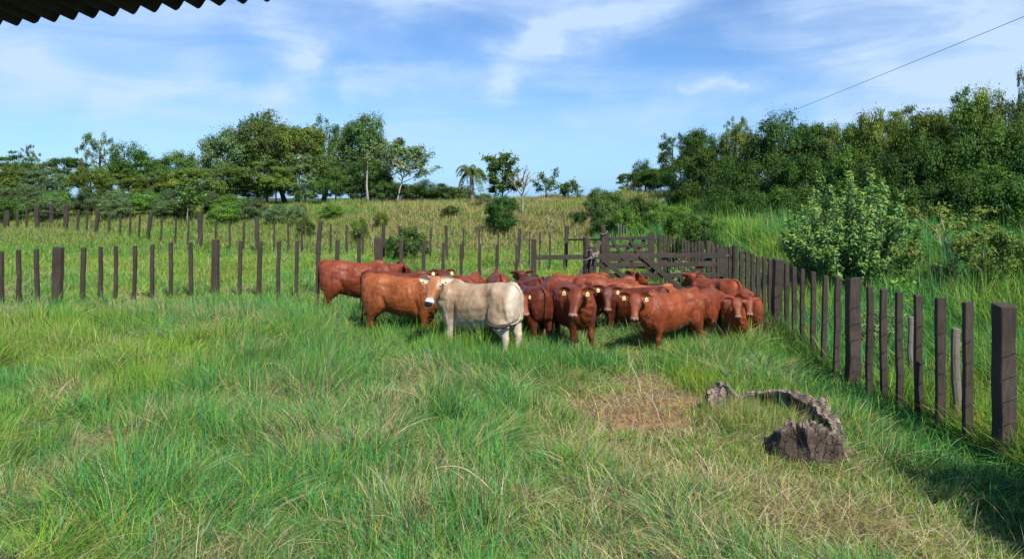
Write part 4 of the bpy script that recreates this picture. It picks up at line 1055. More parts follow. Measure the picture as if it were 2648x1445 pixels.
T('tree', 'tallest tree of the left wood, peaked crown', 690, 282, 63, 186, D, M_LEAF, GL, h_frac=0.78, tpx=741)
T('tree', 'pointed twig-like top tree behind the tallest tree', 668, 286, 66, 86, O_, M_LEAF, GL, h_frac=0.66)
T('tree', 'olive-green tree in the middle of the tallest clump', 765, 305, 60, 193, D, M_LEAF_YEL, GL, h_frac=0.78, tpx=765)
T('tree', 'open-crowned tree at the top right of the tallest clump', 852, 298, 66, 143, O_, M_LEAF_DARK, GL, h_frac=0.76, tpx=835)
T('tree', 'deep green tree forming the right end of the tallest clump', 938, 298, 60, 158, D, M_LEAF, GL, h_frac=0.71, tpx=905)
T('tree', 'lower deep green tree leaning right under the end of the tallest clump', 960, 395, 58, 128, D, M_LEAF_DARK, GL, h_frac=0.91)
T('tree', 'tree with black trunk filling the gap below the open crown', 855, 380, 59, 158, D, M_LEAF, GL, h_frac=0.78, tpx=833, rad=.22)
T('tree', 'yellow-green low tree in front of the tallest tree', 690, 398, 57, 200, FL, M_LEAF_YEL, GL, h_frac=0.86)
T('tree', 'grey-leafed low tree left of the yellow-green low tree', 595, 420, 57, 135, B_, M_LEAF, GL, h_frac=0.92)
T('tree', 'leafy tree filling in under the middle of the tallest clump', 775, 400, 58, 143, O_, M_LEAF_GREY, GL, h_frac=0.86)
GS = 'yellow-green scrub in front of the left wood'
for i, (px, py, w, mt, lb) in enumerate([(30, 420, 170, M_LEAF_YEL, 'yellowish scrub tree at the left picture edge'), (120, 405, 150, M_LEAF_GREY, 'greyish scrub tree second from the left edge'), (235, 425, 120, M_LEAF_YEL, 'golden scrub tree under the tall airy tree'),
      (315, 432, 150, M_LEAF_YEL, 'broad golden scrub tree under the dense rounded tree'), (400, 440, 140, M_LEAF_YEL, 'golden-green scrub tree right of the broad golden one'), (490, 420, 150, M_LEAF_YEL, 'olive scrub tree in front of the dip in the tree line'),
      (555, 455, 110, M_LEAF_DARK, 'dark scrub tree below the grey-green shoulder tree'), (640, 455, 130, M_LEAF_YEL, 'brownish scrub tree below the yellow-green low tree'), (715, 440, 130, M_LEAF_YEL, 'olive scrub tree under the tallest tree'), (790, 452, 100, M_LEAF, 'green scrub tree between the black trunks'), (868, 440, 110, M_LEAF_DARK, 'dark scrub tree under the open-crowned tree'), (935, 448, 110, M_LEAF_DARK, 'dark scrub tree behind the bare pale trunk'), (990, 462, 90, M_LEAF, 'scrub tree at the right end under the tallest clump')]):
    T('scrub_tree', lb, px, py, 60 - i * .4, w, FL if i % 2 else B_, mt, GS, h_frac=.9)
GB = 'green bushes along the far left fence'
for i, (px, py, w, d) in enumerate([(10, 480, 130, 55), (85, 472, 120, 54), (160, 490, 120, 53), (235, 494, 120, 53), (310, 488, 120, 52), (385, 494, 120, 52), (455, 488, 120, 51), (525, 490, 120, 50), (595, 500, 110, 49), (655, 510, 90, 47), (120, 505, 120, 51), (20, 512, 130, 52), (300, 512, 110, 50), (440, 515, 110, 49), (580, 522, 100, 46), (715, 526, 80, 45), (770, 522, 60, 44)]):
    lb = ['bluish green bush', 'grey-green bush', 'leafy green bush'][i % 3] + ' above the farther fence, ' + ['at the picture edge', 'next to the picture edge', 'third along from the edge', 'fourth along from the edge', 'below the broad golden scrub tree', 'right of the broad golden scrub tree', 'below the olive scrub tree', 'below the dark scrub tree', 'below the grey-leafed low tree', 'nearest the tallest tree',
        'low, behind the railed fence end', 'low, at the left picture edge', 'low, left of the middle of the row', 'low, in the middle of the row', 'low, at the right end of the row', 'lowest and rightmost by the tree trunks', 'small, just left of the bright rounded bush'][i]
    T('bush', lb, px, py, d, w, B_, [M_LEAF_GREY, M_LEAF_GREY, M_LEAF_BRIGHT][i % 3], GB, h_frac=1.0, cat='bush', trunk=False)
T('bush', 'bright rounded bush right of the black tree trunks', 858, 528, 46, 78, B_, M_LEAF_BRIGHT, None, h_frac=1.0, cat='bush', trunk=False)
T('bush', 'creeper-covered green bush growing over the farther fence behind the horned cow', 1062, 585, 31, 118, B_, M_LEAF, None, h_frac=1.0, cat='bush', trunk=False)
T('bush', 'small dark bush left of the creeper-covered bush at the farther fence', 1022, 606, 32, 60, B_, M_LEAF_DARK, None, h_frac=1.0, cat='bush', trunk=False)
T('bush', 'low leafy bush at the farther fence left of the leaning post', 790, 560, 41, 60, B_, M_LEAF, None, h_frac=1.0, cat='bush', trunk=False)
GM = 'small trees along the crest of the mound'
for i, (px, py, w, mt) in enumerate([(1010, 466, 90, M_LEAF_GREY), (1062, 470, 100, M_LEAF), (1115, 464, 110, M_LEAF_DARK), (1165, 478, 90, M_LEAF_GREY), (1200, 488, 80, M_LEAF), (1250, 500, 60, M_LEAF_GREY), (985, 450, 80, M_LEAF)]):
    T('tree', 'low tree on the crest ' + ['between the pale leaning trunk and the tall clump', 'just right of the leaning pale-trunked tree', 'darkest of the row, left of the palm', 'touching the left side of the palm', 'under the palm fronds', 'small, between the palm and the narrow tree', 'at the foot of the tall clump'][i], px, py, 66 - i * .5, w, D, mt, GM, h_frac=.9)
T('bush', 'very dark green clipped-looking round bush standing alone on the mound', 1298, 498, 40, 110, [crown_template('crown', 130, 60, 16000, .03, clr=(.2, .3), low=-.95)], foliage_mat('dense_dark_leaves', .2, .4, .3, hue=(.35, .62, .35)), None, h_frac=1.0, cat='bush', trunk=False)

for i, (px, py, d, w, lb) in enumerate([(1165, 530, 45, 60, 'patch of low green scrub on the mound left of the dark round bush'), (1235, 522, 49, 50, 'low dark scrub on the mound just left of the dark round bush'), (985, 545, 42, 46, 'low scrub on the mound below the leaning pale trunk'), (1400, 533, 48, 50, 'low green scrub in the middle of the mound face'), (1075, 522, 52, 70, 'grey-green scrub strip on top of the mound left of centre'), (930, 560, 38, 60, 'low weedy scrub right of the bright rounded bush'), (1480, 548, 44, 36, 'low scrub at the right shoulder of the mound')]):
    T('scrub', lb, px, py, d, w, B_, [M_LEAF, M_LEAF_DARK, M_LEAF_YEL][i % 3], 'low scrub on the mound', h_frac=1.0, cat='bush', trunk=False)

# slender trees grown from branches
def branchy(name, label, px, py_top, px0, py0, d, seed, width, nb, mat, leafmat, nleaf, leaf, droop=0.0, start=.35, r0=.06, levels=2, cat='tree', flat=False, tilt=.75):
    r = random.Random(seed); base = P3(px0, py0, d); base.z = tz(base.x, d) - .1; top = P3(px, py_top, d)
    root = empty(name, (base.x, d, tz(base.x, d))); tag(root, label, cat)
    m = MB(); H = (top - base).length; W2 = width / F * d / 2; tips = []
    tr = [base.lerp(top, t) + Vector((math.sin(t * 5 + seed) * .02 * H, math.cos(t * 4 + seed) * .02 * H, 0)) * math.sin(t * 3.14) for t in (0, .2, .4, .6, .8, 1)]
    m.tube([p - root.location for p in tr], [r0 * (1 - .8 * i / 5) for i in range(6)], 6)
    def grow(p, dv, l, rad, lev):
        q1 = p + dv * l * .5 + Vector((0, 0, .03 * l)); q2 = p + dv * l + Vector((0, 0, -droop * l if lev == 0 else .05 * l))
        m.tube([p - root.location, q1 - root.location, q2 - root.location], [rad, rad * .7, rad * .3], 5)
        tips.append((q1, q2))
        if lev > 0:
            for _ in range(r.choice((2, 3))):
                t = r.uniform(.4, 1); s_ = p.lerp(q2, t)
                nd_ = (dv + Vector((r.uniform(-.7, .7), r.uniform(-.7, .7), r.uniform(-.2, .5 if not flat else .15)))).normalized()
                grow(s_, nd_, l * r.uniform(.45, .7), rad * .55, lev - 1)
    for k in range(nb):
        t = start + (1 - start) * (k + .5) / nb; p = base.lerp(top, t)
        a = k * 2.4 + r.uniform(-.3, .3); l = W2 * r.uniform(.55, .95) * (1.15 - .5 * t)
        grow(p, Vector((math.cos(a), math.sin(a), r.uniform(.35, 1.1) * tilt)).normalized(), l, r0 * .45, levels)
    m.build('trunk', mat, root, smooth=True)
    if nleaf:
        n = nleaf; ti = rng.integers(0, len(tips), n); a = np.array([tuple(tips[i][0]) for i in ti]); b = np.array([tuple(tips[i][1]) for i in ti])
        t = rng.random(n)[:, None] ** .6; Pp = a + (b - a) * t + rng.normal(0, leaf * 1.3, (n, 3)) - np.array(root.location)
        Nn = rng.normal(0, .6, (n, 3)) + np.array([0, -.2, 1.0])
        c = G0 * rng.uniform(.6, 1.4, n)[:, None] * np.array([1.1, 1.05, 1])
        v, f, cc = leaves(Pp, Nn, leaf * np.ones(n), c)
        link('crown', np_mesh('crown', v, [f], cc), leafmat, root)
    return root
branchy('tree', 'slender leaning pale-trunked tree with an umbrella of wispy twigs', 1050, 425, 1025, 540, 55, 3, 190, 13, M_BARK_PALE, M_LEAF_GREY, 2200, .10, start=.55, r0=.09, flat=True, tilt=.6)
branchy('tree', 'airy flat-topped tree poking out behind the right end of the tall clump', 1010, 385, 1000, 520, 60, 5, 170, 12, M_BARK, M_LEAF_GREY, 4200, .12, start=.5, r0=.12, flat=True, tilt=.5)
branchy('tree', 'bare pale trunk standing in front of the tall clump', 949, 400, 952, 545, 54, 9, 50, 5, M_BARK_PALE, M_LEAF, 200, .1, start=.6, r0=.11)
branchy('tree', 'narrow upright speckled tree above the dark round bush', 1298, 422, 1300, 520, 50, 11, 92, 26, M_BARK, M_LEAF_DARK, 5600, .085, start=.18, r0=.08)
branchy('tree', 'leafless pale fan-shaped tree on the mound', 1352, 462, 1350, 560, 46, 13, 125, 12, M_BARK_PALE, None, 0, .1, start=.42, r0=.085, levels=2, tilt=1.5)
branchy('tree', 'small thin dark tree on the mound, right of the leafless one', 1411, 458, 1412, 515, 56, 17, 66, 10, M_BARK, M_LEAF_DARK, 1000, .085, start=.25, r0=.06, tilt=.5)
branchy('tree', 'smallest lone tree at the right end of the mound crest', 1470, 481, 1470, 530, 54, 19, 56, 9, M_BARK, M_LEAF_DARK, 1100, .085, start=.3, r0=.05, tilt=.4)
branchy('bush', 'thin upright green shrub with pale stem before the left scrub', 488, 470, 484, 560, 47, 23, 60, 9, M_BARK_PALE, M_LEAF_BRIGHT, 900, .1, start=.3, r0=.035, cat='bush')
# palm
root = empty('palm_tree', tuple(gp(1220, 516, 0))); d_ = 56.0; top = P3(1219, 444, d_); root.location = (top.x, d_, tz(top.x, d_)); tag(root, 'feathery palm tree on the crest of the mound', 'palm')
m = MB(); m.tube([(0, 0, -.2), (.05, 0, (top.z - root.location.z) * .5), (0, 0, top.z - root.location.z)], [.2, .15, .13], 8); m.build('trunk', M_BARK_PALE, root, smooth=True)
Vp, Cp, Np_ = [], [], []
for k in range(26):
    a = k * 2.4; upl = rng.uniform(.1, 1.7); L_ = rng.uniform(1.2, 1.75)
    for i in range(1, 34):
        t = i / 34; hx_ = L_ * t * (.95 - .25 * t); zz = (top.z - root.location.z) + L_ * (upl * t - 1.55 * t * t) * .75
        for sg in (-1, 1):
            for q_ in range(3):
                off = rng.uniform(.03, .26) * (1 - t * .5); hang = -off * .9
                Vp.append((math.cos(a) * hx_ - math.sin(a) * off * sg, math.sin(a) * hx_ + math.cos(a) * off * sg, zz + hang)); Cp.append(G0 * rng.uniform(.8, 1.6) * np.array([1.2, 1.1, 1.3])); Np_.append((rng.normal(0, .4), -.4, 1))
v, f, c = leaves(np.array(Vp), np.array(Np_, float), .08 * np.ones(len(Vp)), np.array(Cp), .35)
link('crown', np_mesh('crown', v, [f], c), M_LEAF, root)
T('tree', 'drooping leafy tree hugging the palm trunk', 1203, 478, 61.5, 56, O_, M_LEAF, None, h_frac=.85)

# right wood
GR = 'trees of the wood on the right'
RW = [(1622, 440, 62, 70, M_LEAF_DARK, FL, 'small dark tree at the far left end of the right wood, beside the leaning pole'), (1668, 412, 58, 90, M_LEAF_DARK, D, 'dark tree sloping up from the left end of the right wood'), (1741, 343, 52, 115, M_LEAF_DARK, O_, 'tall loose tree on the left slope of the right wood'),
      (1810, 330, 48, 130, M_LEAF_DARK, D, 'broad tree next after the tall loose one'), (1903, 294, 50, 90, M_LEAF_GREY, SP, 'wispy see-through treetop over the right wood'), (1915, 318, 46, 130, M_LEAF, D, 'green tree below the wispy treetop'),
      (2022, 284, 43, 190, M_LEAF, D, 'big light-green domed tree where the overhead wire ends'), (2095, 300, 42, 130, M_LEAF_DARK, D, 'dark tree right of the light-green dome'), (2160, 316, 41, 120, M_LEAF, D, 'lower rounded tree in the saddle of the right wood'),
      (2225, 297, 37, 130, M_LEAF_YEL, D, 'olive tree right of the saddle'), (2290, 275, 36, 150, M_LEAF_YEL, D, 'yellow-flecked tree with a sloping top'), (2345, 252, 42, 140, M_LEAF_GREY, FL, 'grey flat-topped tree behind the yellow-flecked one'),
      (2400, 262, 34, 150, M_LEAF_YEL, D, 'large olive tree toward the right'), (2495, 222, 38, 130, M_LEAF_DARK, O_, 'dark loose treetop high on the right'), (2530, 235, 32, 160, M_LEAF_YEL, D, 'tall olive tree near the right edge'), (2610, 225, 31, 150, M_LEAF, D, 'tall green tree at the right edge'), (2655, 160, 33, 60, M_LEAF_DARK, O_, 'highest treetop cut by the right picture edge')]
for i, (px, py, d, w, mt, tm, lb) in enumerate(RW):
    T('tree', lb, px, py, d, w, tm, mt, GR, h_frac=.72)
RW2 = [(1690, 430, 50, 110, 'low on the left slope'), (1760, 405, 46, 120, 'below the broad tree'), (1830, 385, 43, 130, 'below the wispy treetop'), (1905, 400, 40, 140, 'in front of the green tree'), (1985, 395, 38, 150, 'under the light-green dome'), (2060, 385, 36, 150, 'right under the dark tree'), (2140, 400, 34, 150, 'under the saddle'), (2215, 385, 32, 150, 'under the olive tree'),
       (2290, 370, 30, 160, 'under the yellow-flecked tree'), (2370, 350, 29, 160, 'left of the large olive tree\'s foot'), (2450, 340, 28, 170, 'under the dark loose treetop'), (2540, 330, 27, 180, 'under the tall olive tree'), (2630, 320, 26, 170, 'at the right edge below the highest treetop')]
for i, (px, py, d, w, lb) in enumerate(RW2):
    T('tree', 'mid-height dark tree of the right wood, ' + lb, px, py, d, int(w * 1.15), D, M_LEAF_DARK, GR, h_frac=.95)
RW3 = [(1775, 470, 40, 90, 'leftmost'), (1850, 480, 36, 110, 'second from the left'), (1930, 480, 33, 120, 'third from the left'), (2010, 480, 31, 130, 'just left of the grey-green shrub'), (2110, 490, 28, 130, 'behind the left half of the grey-green shrub'), (2200, 480, 27, 140, 'behind the top of the grey-green shrub'), (2290, 470, 25, 150, 'right of the grey-green shrub'), (2385, 460, 24, 160, 'behind the yellow-flowered shrub'), (2480, 440, 23.5, 170, 'second from the right edge'), (2590, 430, 23, 180, 'at the right edge')]
for i, (px, py, d, w, lb) in enumerate(RW3):
    T('understory_tree', 'low shaded tree at the right wood foot, ' + lb, px, py, d, int(w * 1.25), D, M_LEAF_DARK, 'low trees at the foot of the right wood', h_frac=1.0)
GV = 'leafy shrubs on the right slope'
for i, (px, py, d, w, mt, lb) in enumerate([(1545, 482, 44, 80, M_LEAF, 'at the left foot of the right slope, next to the mound'), (1590, 492, 42, 100, M_LEAF, 'second from the left end of the slope'), (1500, 545, 42, 40, M_LEAF_DARK, 'small and dark at the edge of the dry mound'), (1650, 500, 39, 110, M_LEAF, 'below the leaning pole'), (1700, 512, 36, 90, M_LEAF_BRIGHT, 'bright, below the loose tree'),
      (1760, 530, 31, 100, M_LEAF_BRIGHT, 'bright, behind the dark bush'), (1620, 530, 38, 90, M_LEAF_BRIGHT, 'low in the middle of the slope'), (1560, 535, 39, 80, M_LEAF, 'low beside the row of pale posts'), (1885, 566, 27, 110, M_LEAF_BRIGHT, 'bright, on the bank just right of the dark bush'), (1960, 588, 23.5, 110, M_LEAF_BRIGHT, 'on the bank halfway to the big shrub'), (2035, 612, 20.5, 100, M_LEAF, 'touching the left side of the big shrub'), (2395, 610, 20, 120, M_LEAF_BRIGHT, 'at the wood foot behind the yellow-flowered shrub'), (2520, 598, 20, 150, M_LEAF_BRIGHT, 'at the wood foot near the right edge'), (2420, 680, 16.5, 120, M_LEAF, 'low in the grass right of the big shrub')]):
    T('shrub', 'green shrub ' + lb, px, py, d, w, B_, mt, GV, h_frac=1.0, cat='shrub', trunk=False)
T('bush', 'dark leafy bush leaning over the fenced lane behind the gate', 1808, 542, 21.5, 120, B_, M_LEAF_DARK, None, h_frac=.95, cat='bush', trunk=True)
T('bush', 'fresh green shrub at the right edge beyond the fence', 2600, 590, 15, 170, B_, M_LEAF_BRIGHT, None, h_frac=.95, cat='bush', trunk=True)

T('tree', 'unseen leafy tree added outside the view to shade the bottom right corner', 1324 + F * 6.4 / 3.6, -420, 3.6, 1600, D, M_LEAF_DARK, None, h_frac=.75, rad=.07)  # tree added out of view, only to cast shade on the near right corner
# big grey-green shrub of upright leafy shoots
def shoot_shrub(name, label, x, y, H, W2, nst, per, leaf, mat, seed, up=1.0):
    r = random.Random(seed); root = empty(name, (x, y, tz(x, y))); tag(root, label, 'shrub')
    m = MB(); P_, N_, C_ = [], [], []
    for k in range(nst):
        a = r.uniform(0, 6.28); q_ = r.uniform(0, 1) ** .6; ex, ey = math.cos(a) * W2 * q_, math.sin(a) * W2 * q_ * .8
        hh = H * (1 - .40 * q_ ** 1.6) * r.uniform(.42, 1.0) * (1 + .16 * math.sin(a * 3 + seed) * q_)
        pts = [Vector((ex * .12, ey * .12, 0)), Vector((ex * .6, ey * .6, hh * .45)), Vector((ex * .92, ey * .92, hh * .8)), Vector((ex, ey, hh))]
        m.tube(pts, [.02, .014, .009, .004], 5)
        for i in range(per):
            t = r.uniform(.16, 1) ** .8; s_ = t * 3; j = min(2, int(s_)); p = pts[j].lerp(pts[j + 1], s_ - j)
            b = i * 2.4; dv = Vector((math.cos(b), math.sin(b), .75)); lr = .11 * (1.25 - .6 * t)
            p = p + dv * r.uniform(.3, 1.5) * lr
            P_.append(tuple(p)); N_.append((math.cos(b) * .6 + r.gauss(0, .4), math.sin(b) * .6 + r.gauss(0, .4) - .2, .8)); tipy = max(0, t - .85) * 4
            C_.append(G0 * r.uniform(.7, 1.45) * np.array([1.0 + tipy, 1.1 + .3 * tipy, 1.1 - tipy * .5]))
    m.build('stems', M_BARK, root, smooth=True)
    v, f, c = leaves(np.array(P_), np.array(N_), leaf * np.ones(len(P_)), np.array(C_), .38)
    link('leaves', np_mesh('leaves', v, [f], c), mat, root)
d_ = 17.0; p = P3(2205, 470, d_)
shoot_shrub('shrub', 'big grey-green shrub with upright leafy shoots standing before the dark wood', p.x, d_, p.z - tz(p.x, d_) + .5, 1.55, 150, 150, .048, foliage_mat('shrub_leaves', .32, .45, .3, hue=(1.3, 1.38, 1.35)), 5)
p = P3(2330, 640, 15.5); shoot_shrub('shrub', 'fresh green leafy weeds at the right foot of the big grey-green shrub', p.x, 15.5, 1.1, .8, 50, 70, .045, M_LEAF_BRIGHT, 8)
p = P3(2270, 700, 13.0); shoot_shrub('weed_clump', 'pale-leaved weeds between the grey-green shrub and the fence', p.x, 13.0, .95, .5, 34, 60, .035, M_LEAF_GREY, 9)
p = P3(1795, 640, 17.5); shoot_shrub('weed_clump', 'pale leafy weeds growing through the lane fence behind the gate', p.x - .1, 18.0, 1.5, .35, 22, 60, .04, M_LEAF_GREY, 12)
branchy('shrub', 'sparse yellow-flowered shrub with bare forked stems before the dark wood', 2440, 585, 2478, 700, 15.5, 31, 300, 12, M_BARK_PALE, M_LEAF_YEL, 2600, .032, start=.35, r0=.028, levels=2, cat='shrub', flat=True, tilt=.9)
branchy('shrub', 'smaller yellow-green forked shrub at the right of the flowered one', 2540, 600, 2545, 720, 15.0, 37, 200, 10, M_BARK_PALE, M_LEAF_YEL, 2200, .034, start=.3, r0=.022, levels=2, cat='shrub', flat=True, tilt=.9)

# ------------------------------------------------------------------ power pole and wire
root = empty('utility_pole', tuple(P3(1640, 500, 60))); root.location.z = tz(root.location.x, 60); tag(root, 'leaning braced wooden utility pole at the left end of the right wood', 'utility pole')
zt = P3(1637, 446, 60).z - root.location.z
m = MB(); m.tube([(0, 0, -.3), (-.05, 0, zt)], [.13, .1], 8); m.build('pole', M_BARK_PALE, root, smooth=True)
m = MB(); m.tube([(-1.0, 0, -.3), (-.05, -.05, zt - .4)], [.11, .09], 8); m.build('brace', M_BARK_PALE, root, smooth=True)
a = P3(1637, 452, 60); b = P3(2060, 282, 40); c = P3(2648, 33, 16.5)
m = MB(); pts = []
for i in range(25):
    t = i / 24; d = 60 + (12 - 60) * t
    px = np.interp(1 / d, [1 / 60, 1 / 40, 1 / 16.5, 1 / 12], [1637, 2060, 2648, 2830]); py = np.interp(1 / d, [1 / 60, 1 / 40, 1 / 16.5, 1 / 12], [448, 282, 33, -50])
    pts.append(P3(px, py, d))
A_, B2 = P3(1637, 447, 60), P3(2648, 33, 20)
# straight span with a little sag, passing through the two measured sight lines
pts = []
for i in range(41):
    t = i / 40 * 1.35; p = A_.lerp(B2, t); pts.append(p + Vector((0, 0, -.15 * math.sin(math.pi * min(1, t / 1.35)))))
m.tube(pts, .008, 5); o = m.build('overhead_wire', M_WIRE); tag(o, 'thin overhead wire running from the right wood to the top right corner', 'wire')

# ------------------------------------------------------------------ corrugated eave
root = empty('corrugated_roof', (0, 0, 0)); 
d1, d2 = 2.62, 2.30
zr_ = CH + (HZ - 60) / F * 2.62
e0 = Vector(((0 - 1324) / F * d1, d1, zr_)); e1 = Vector(((640 - 1324) / F * d2, d2, zr_))
ev_ = (e1 - e0).normalized(); bk = Vector((ev_.y, -ev_.x, 0)); bk = bk if bk.y < 0 else -bk; bk = (bk + Vector((0, 0, .18))).normalized()
pitch = (e1 - e0).length / 12.1; nn = 30; per = 10; amp = .0135 * 1.25
cols_ = []
for i in range(-12 * per, nn * per + 1):
    t = i / per; x = t * pitch; zz = math.cos(2 * math.pi * (t - .45)) * amp
    cols_.append(e0 + ev_ * x + Vector((0, 0, zz)) + bk * (random.Random(i // 7).uniform(0, .006)))
V = []; Fq = []
for c in cols_: V += [tuple(c), tuple(c + bk * 4.0)]
nC = len(cols_)
V2 = [(x, y, z + .006) for x, y, z in V]
f1 = [(2 * i, 2 * i + 2, 2 * i + 3, 2 * i + 1) for i in range(nC - 1)]
f2_ = [(a + 2 * nC, b + 2 * nC, c + 2 * nC, d + 2 * nC) for a, b, c, d in f1]
rim = [(2 * i, 2 * i + 2, 2 * i + 2 + 2 * nC, 2 * i + 2 * nC) for i in range(nC - 1)]
m_, t_, b_ = newmat('aged_corrugated_sheet'); b_.inputs['Roughness'].default_value = .95; b_.inputs['Specular IOR Level'].default_value = .1
g = t_.nodes.new('ShaderNodeTexCoord'); n = noise_node(t_, 8, 6, .7, g.outputs['Object']); r_ = ramp(t_, n.outputs[0], [(.35, (.018, .017, .014)), (.8, (.085, .08, .06))]); t_.links.new(r_.outputs[0], b_.inputs['Base Color'])
me = bpy.data.meshes.new('roof_sheet'); me.from_pydata(V + V2, [], f1 + f2_ + rim); me.polygons.foreach_set('use_smooth', np.ones(len(me.polygons), bool))
bpy.data.objects.remove(root)
o = link('corrugated_roof', me, m_); tag(o, 'dark corrugated roof edge overhead in the top left corner', 'roof')
# ------------------------------------------------------------------ rotten hollow stump
from mathutils import noise as mnoise
def stump_wall(path, name, mat, parent, seed, n_h=10):
    """closed wall of rotten wood swept along path = [(x, y, height, thickness)]"""
    pts = []
    for i in range(len(path) - 1):
        for k in range(12):
            t = k / 12; a, b = path[i], path[i + 1]; pts.append([a[j] + (b[j] - a[j]) * t for j in range(4)])
    pts.append(list(path[-1]))
    m = MB(); rings = []
    for i, (x, y, h, th) in enumerate(pts):
        a = pts[max(0, i - 1)]; b = pts[min(len(pts) - 1, i + 1)]; T_ = Vector((b[0] - a[0], b[1] - a[1], 0)).normalized(); nr = Vector((-T_.y, T_.x, 0))
        ring = []; zg = tz(x, y) - .12
        hj = h * (1 + .16 * mnoise.noise(Vector((i * .45, seed, 0))))
        prof = []
        for j in range(n_h + 1): t = j / n_h; prof.append((-.5 - .35 * (1 - t) ** 2, t))
        for j in range(1, 5): prof.append((-.5 + j / 5, 1 + .03 * math.sin(j * 2)))
        for j in range(n_h + 1): t = 1 - j / n_h; prof.append((.5 + .15 * (1 - t) ** 2, t))
        for u, t in prof:
            p = Vector((x, y, zg)) + nr * (u * th) + Vector((0, 0, (hj + .12) * t))
            q_ = mnoise.noise_vector(Vector((p.x * 7, p.y * 7, p.z * 5 + seed))) * .045 + mnoise.noise_vector(Vector((p.x * 22, p.y * 22, p.z * 12 + seed))) * .012
            q_ += nr * (.014 * mnoise.noise(Vector((p.x * 30, p.y * 30, p.z * 3)))) 
            ring.append(p + q_ * min(1, t + .35) - Vector(parent.location))
        rings.append(ring)
    m.loft(rings); o = m.build(name, mat, parent, smooth=False)
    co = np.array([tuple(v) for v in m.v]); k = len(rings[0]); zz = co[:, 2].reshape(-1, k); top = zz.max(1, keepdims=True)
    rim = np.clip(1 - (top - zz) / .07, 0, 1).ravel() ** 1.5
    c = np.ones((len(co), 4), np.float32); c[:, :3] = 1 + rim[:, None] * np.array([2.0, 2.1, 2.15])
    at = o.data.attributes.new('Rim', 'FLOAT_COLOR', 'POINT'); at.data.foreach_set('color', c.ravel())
    return o
root = empty('tree_stump', (2.9, 8.5, 0)); tag(root, 'broken hollow rotten tree stump lying open in the grass in front of the right fence', 'tree stump')
stump_wall([(2.46, 9.15, .18, .14), (2.54, 9.40, .34, .24), (2.70, 9.56, .34, .22), (2.86, 9.56, .20, .15), (3.02, 9.46, .26, .13), (3.18, 9.30, .34, .14), (3.36, 9.02, .39, .15), (3.48, 8.65, .38, .16), (3.50, 8.25, .30, .15), (3.46, 7.92, .11, .13), (3.36, 7.70, .13, .22), (3.16, 7.60, .38, .30), (2.95, 7.62, .42, .30), (2.76, 7.70, .37, .24), (2.66, 7.84, .20, .16)], 'shell', M_STUMP, root, 3)
m = MB(); m.loft([[Vector((3.0 + .46 * math.cos(q) * k_ - 2.9, 8.6 + .85 * math.sin(q) * k_ - 8.5, .07 + .03 * (1 - k_) + .02 * math.sin(q * 5))) for q in [2 * math.pi * j / 24 for j in range(24)]] for k_ in (1.0, .6, .1)], cap=False)
m.build('rotten_core', M_STUMPTOP, root)
# grass tufts inside and against the stump
DS = {'straw': 1., 'pale': .8, 'yel': .35, 'brown': .25, 'lime': .2}
def dry_clumps():
    out = []
    for px, py, r_, n_ in [(90, 1385, .22, 700), (330, 1345, .25, 800), (520, 1310, .2, 600), (640, 1385, .25, 700), (30, 1075, .25, 600), (230, 1120, .2, 450), (640, 1070, .22, 500), (690, 1075, .14, 300), (960, 1110, .18, 320), (1170, 1395, .2, 500), (1540, 1290, .3, 800),
                         (1760, 1380, .3, 900), (2020, 1330, .35, 1200), (2230, 1300, .3, 1000), (2400, 1390, .25, 800), (1480, 1120, .25, 600), (420, 790, .4, 500), (880, 900, .3, 350), (1620, 1180, .3, 800), (1900, 1230, .3, 900), (60, 900, .3, 300)]:
        d = 2.42 * F / (py - HZ); out.append(tuft((px - 1324) / F * d, d, r_, n_, .34, .0065 + .0002 * d, DS, .95))
    return out
def tuft(cx, cy, r, n, h, w, pal, lean=.45):
    X = cx + rng.normal(0, r, n); Y = cy + rng.normal(0, r, n)
    c, _, _ = pick(n, pal)
    return blades(X, Y, h * rng.uniform(.5, 1.25, n), w * rng.uniform(.6, 1.4, n), rng.uniform(0, 6.3, n), np.clip(rng.normal(lean, .3, n), .05, 1.2), c, 4)
PG = {'green': 1., 'blue': .7, 'lime': .5, 'straw': .12, 'deep': .2}
pal = {'straw': .8, 'lime': .9, 'pale': .4, 'green': .5, 'yel': .6}
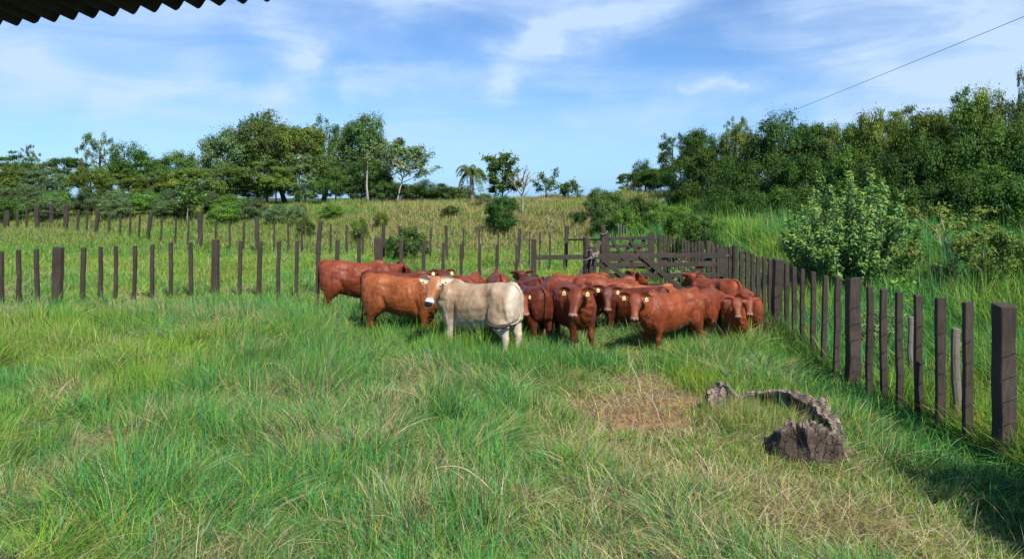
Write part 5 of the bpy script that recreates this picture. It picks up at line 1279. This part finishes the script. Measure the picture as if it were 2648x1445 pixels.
grass('grass_tufts', dry_clumps() + [tuft(2.98, 8.75, .24, 3400, .32, .006, pal), tuft(2.62, 9.05, .22, 2000, .30, .006, pal), tuft(3.35, 7.55, .12, 260, .30, .005, {'straw': 1, 'pale': .6}, .9), tuft(2.5, 7.75, .2, 900, .22, .006, pal, .7),
      tuft(3.75, 8.6, .12, 500, .3, .006, {'lime': 1, 'yel': .6, 'straw': .5}), tuft(2.75, 10.6, .2, 1300, .34, .006, {'lime': 1.2, 'yel': .6, 'green': .4}), tuft(2.9, 11.2, .3, 1600, .34, .007, {'lime': 1.2, 'yel': .7, 'green': .5}),
      tuft(-1.15, 12.0, .28, 1500, .46, .010, PG), tuft(-.5, 11.75, .40, 2600, .44, .010, PG), tuft(.15, 11.3, .28, 2000, .42, .010, PG), tuft(.5, 11.9, .3, 1700, .46, .010, PG), tuft(1.2, 11.9, .3, 1500, .40, .010, PG), tuft(2.6, 11.75, .3, 1200, .34, .009, PG), tuft(3.5, 12.3, .35, 1800, .46, .010, PG), tuft(-2.2, 13.1, .45, 2200, .46, .011, PG), tuft(-3.6, 15.4, .5, 2000, .46, .012, PG),
      tuft(3.6, 10.0, .35, 1800, .30, .006, {'lime': .6, 'deep': .5, 'green': .7}), tuft(4.3, 12.2, .35, 1500, .5, .007, {'green': 1, 'lime': .7}), tuft(3.2, 12.6, .5, 2500, .42, .007, {'lime': 1.2, 'green': .7})],
      'straw-tinged and green grass tufts around the rotten stump and the cattle\'s feet')
# coarse broad weeds along the near fence foot
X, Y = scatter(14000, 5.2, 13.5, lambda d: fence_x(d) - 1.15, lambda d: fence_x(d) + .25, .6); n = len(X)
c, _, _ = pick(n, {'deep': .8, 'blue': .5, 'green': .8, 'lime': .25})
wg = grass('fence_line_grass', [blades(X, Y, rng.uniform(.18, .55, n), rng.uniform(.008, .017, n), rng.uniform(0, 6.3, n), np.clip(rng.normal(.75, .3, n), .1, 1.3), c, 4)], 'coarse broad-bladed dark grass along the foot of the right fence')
# leafy weed at the stump
root = empty('weed', (2.62, 9.35, 0)); tag(root, 'wilting broad-leaved weed standing up beside the rotten stump', 'weed')
m = MB(); m.tube([(0, 0, 0), (.02, 0, .2), (.01, 0, .42), (.05, 0, .56)], [.008, .007, .005, .003], 6); m.build('stem', M_BARK, root, smooth=True)
P_, N_ = [], []
me_v, me_f = [], []
rr3 = random.Random(3)
for k in range(15):
    z = .16 + k * .028; a = k * 2.4; L_ = rr3.uniform(.09, .15); o_ = Vector((.015, 0, z)); dv = Vector((math.cos(a) * .55, math.sin(a) * .55, -.8 if k < 11 else .8)).normalized(); sd = dv.cross(Vector((0, 0, 1))).normalized()
    b = len(me_v)
    for t in (0, .3, .6, 1): 
        w = .024 * math.sin(math.pi * min(.97, t + .05)); c = o_ + dv * L_ * t + Vector((math.cos(a), math.sin(a), 0)) * .04 * math.sin(t * 2); me_v += [tuple(c - sd * w), tuple(c + sd * w)]
    me_f += [(b + 2 * i, b + 2 * i + 1, b + 2 * i + 3, b + 2 * i + 2) for i in range(3)]
link('leaves', np_mesh('leaves', np.array(me_v), [np.array(me_f)], np.tile(np.array([.12, .20, .08]), (len(me_v), 1))), M_LEAF, root)
# arched dry grass stalk in the foreground
m = MB(); c0 = P3(1120, 1200, 6.35); c1 = P3(1255, 1172, 6.25); c2 = P3(1330, 1265, 6.1)
c0.z -= .02; pts = []
for i in range(17):
    t = i / 16; p = Vector((-.66 + .47 * t * 1.12, 6.35 - .15 * t, 0)); p.z = .36 + .16 * math.sin(math.pi * (t * .8 + .13)) - .12 * t; pts.append(p)
m.tube(pts, .0040, 6)
for i in range(2, 15, 2):
    p = pts[i]; s_ = 1 if i % 4 else -1
    m.tube([p, p + Vector((.012 * s_, 0, .035)), p + Vector((.03 * s_, 0, .075))], [.003, .002, .001], 5)
o = m.build('dry_stalk', M_ROPE if False else wood_mat('dry_stalk', (.45, .36, .22), (.62, .52, .36), .1), None, smooth=True); tag(o, 'arched pale dry grass stalk in the foreground grass', 'dry stalk')
for o_ in bpy.data.objects:
    lb_ = o_.get('label')
    if lb_ and not 4 <= len(lb_.split()) <= 16: print('LABEL', len(lb_.split()), lb_)
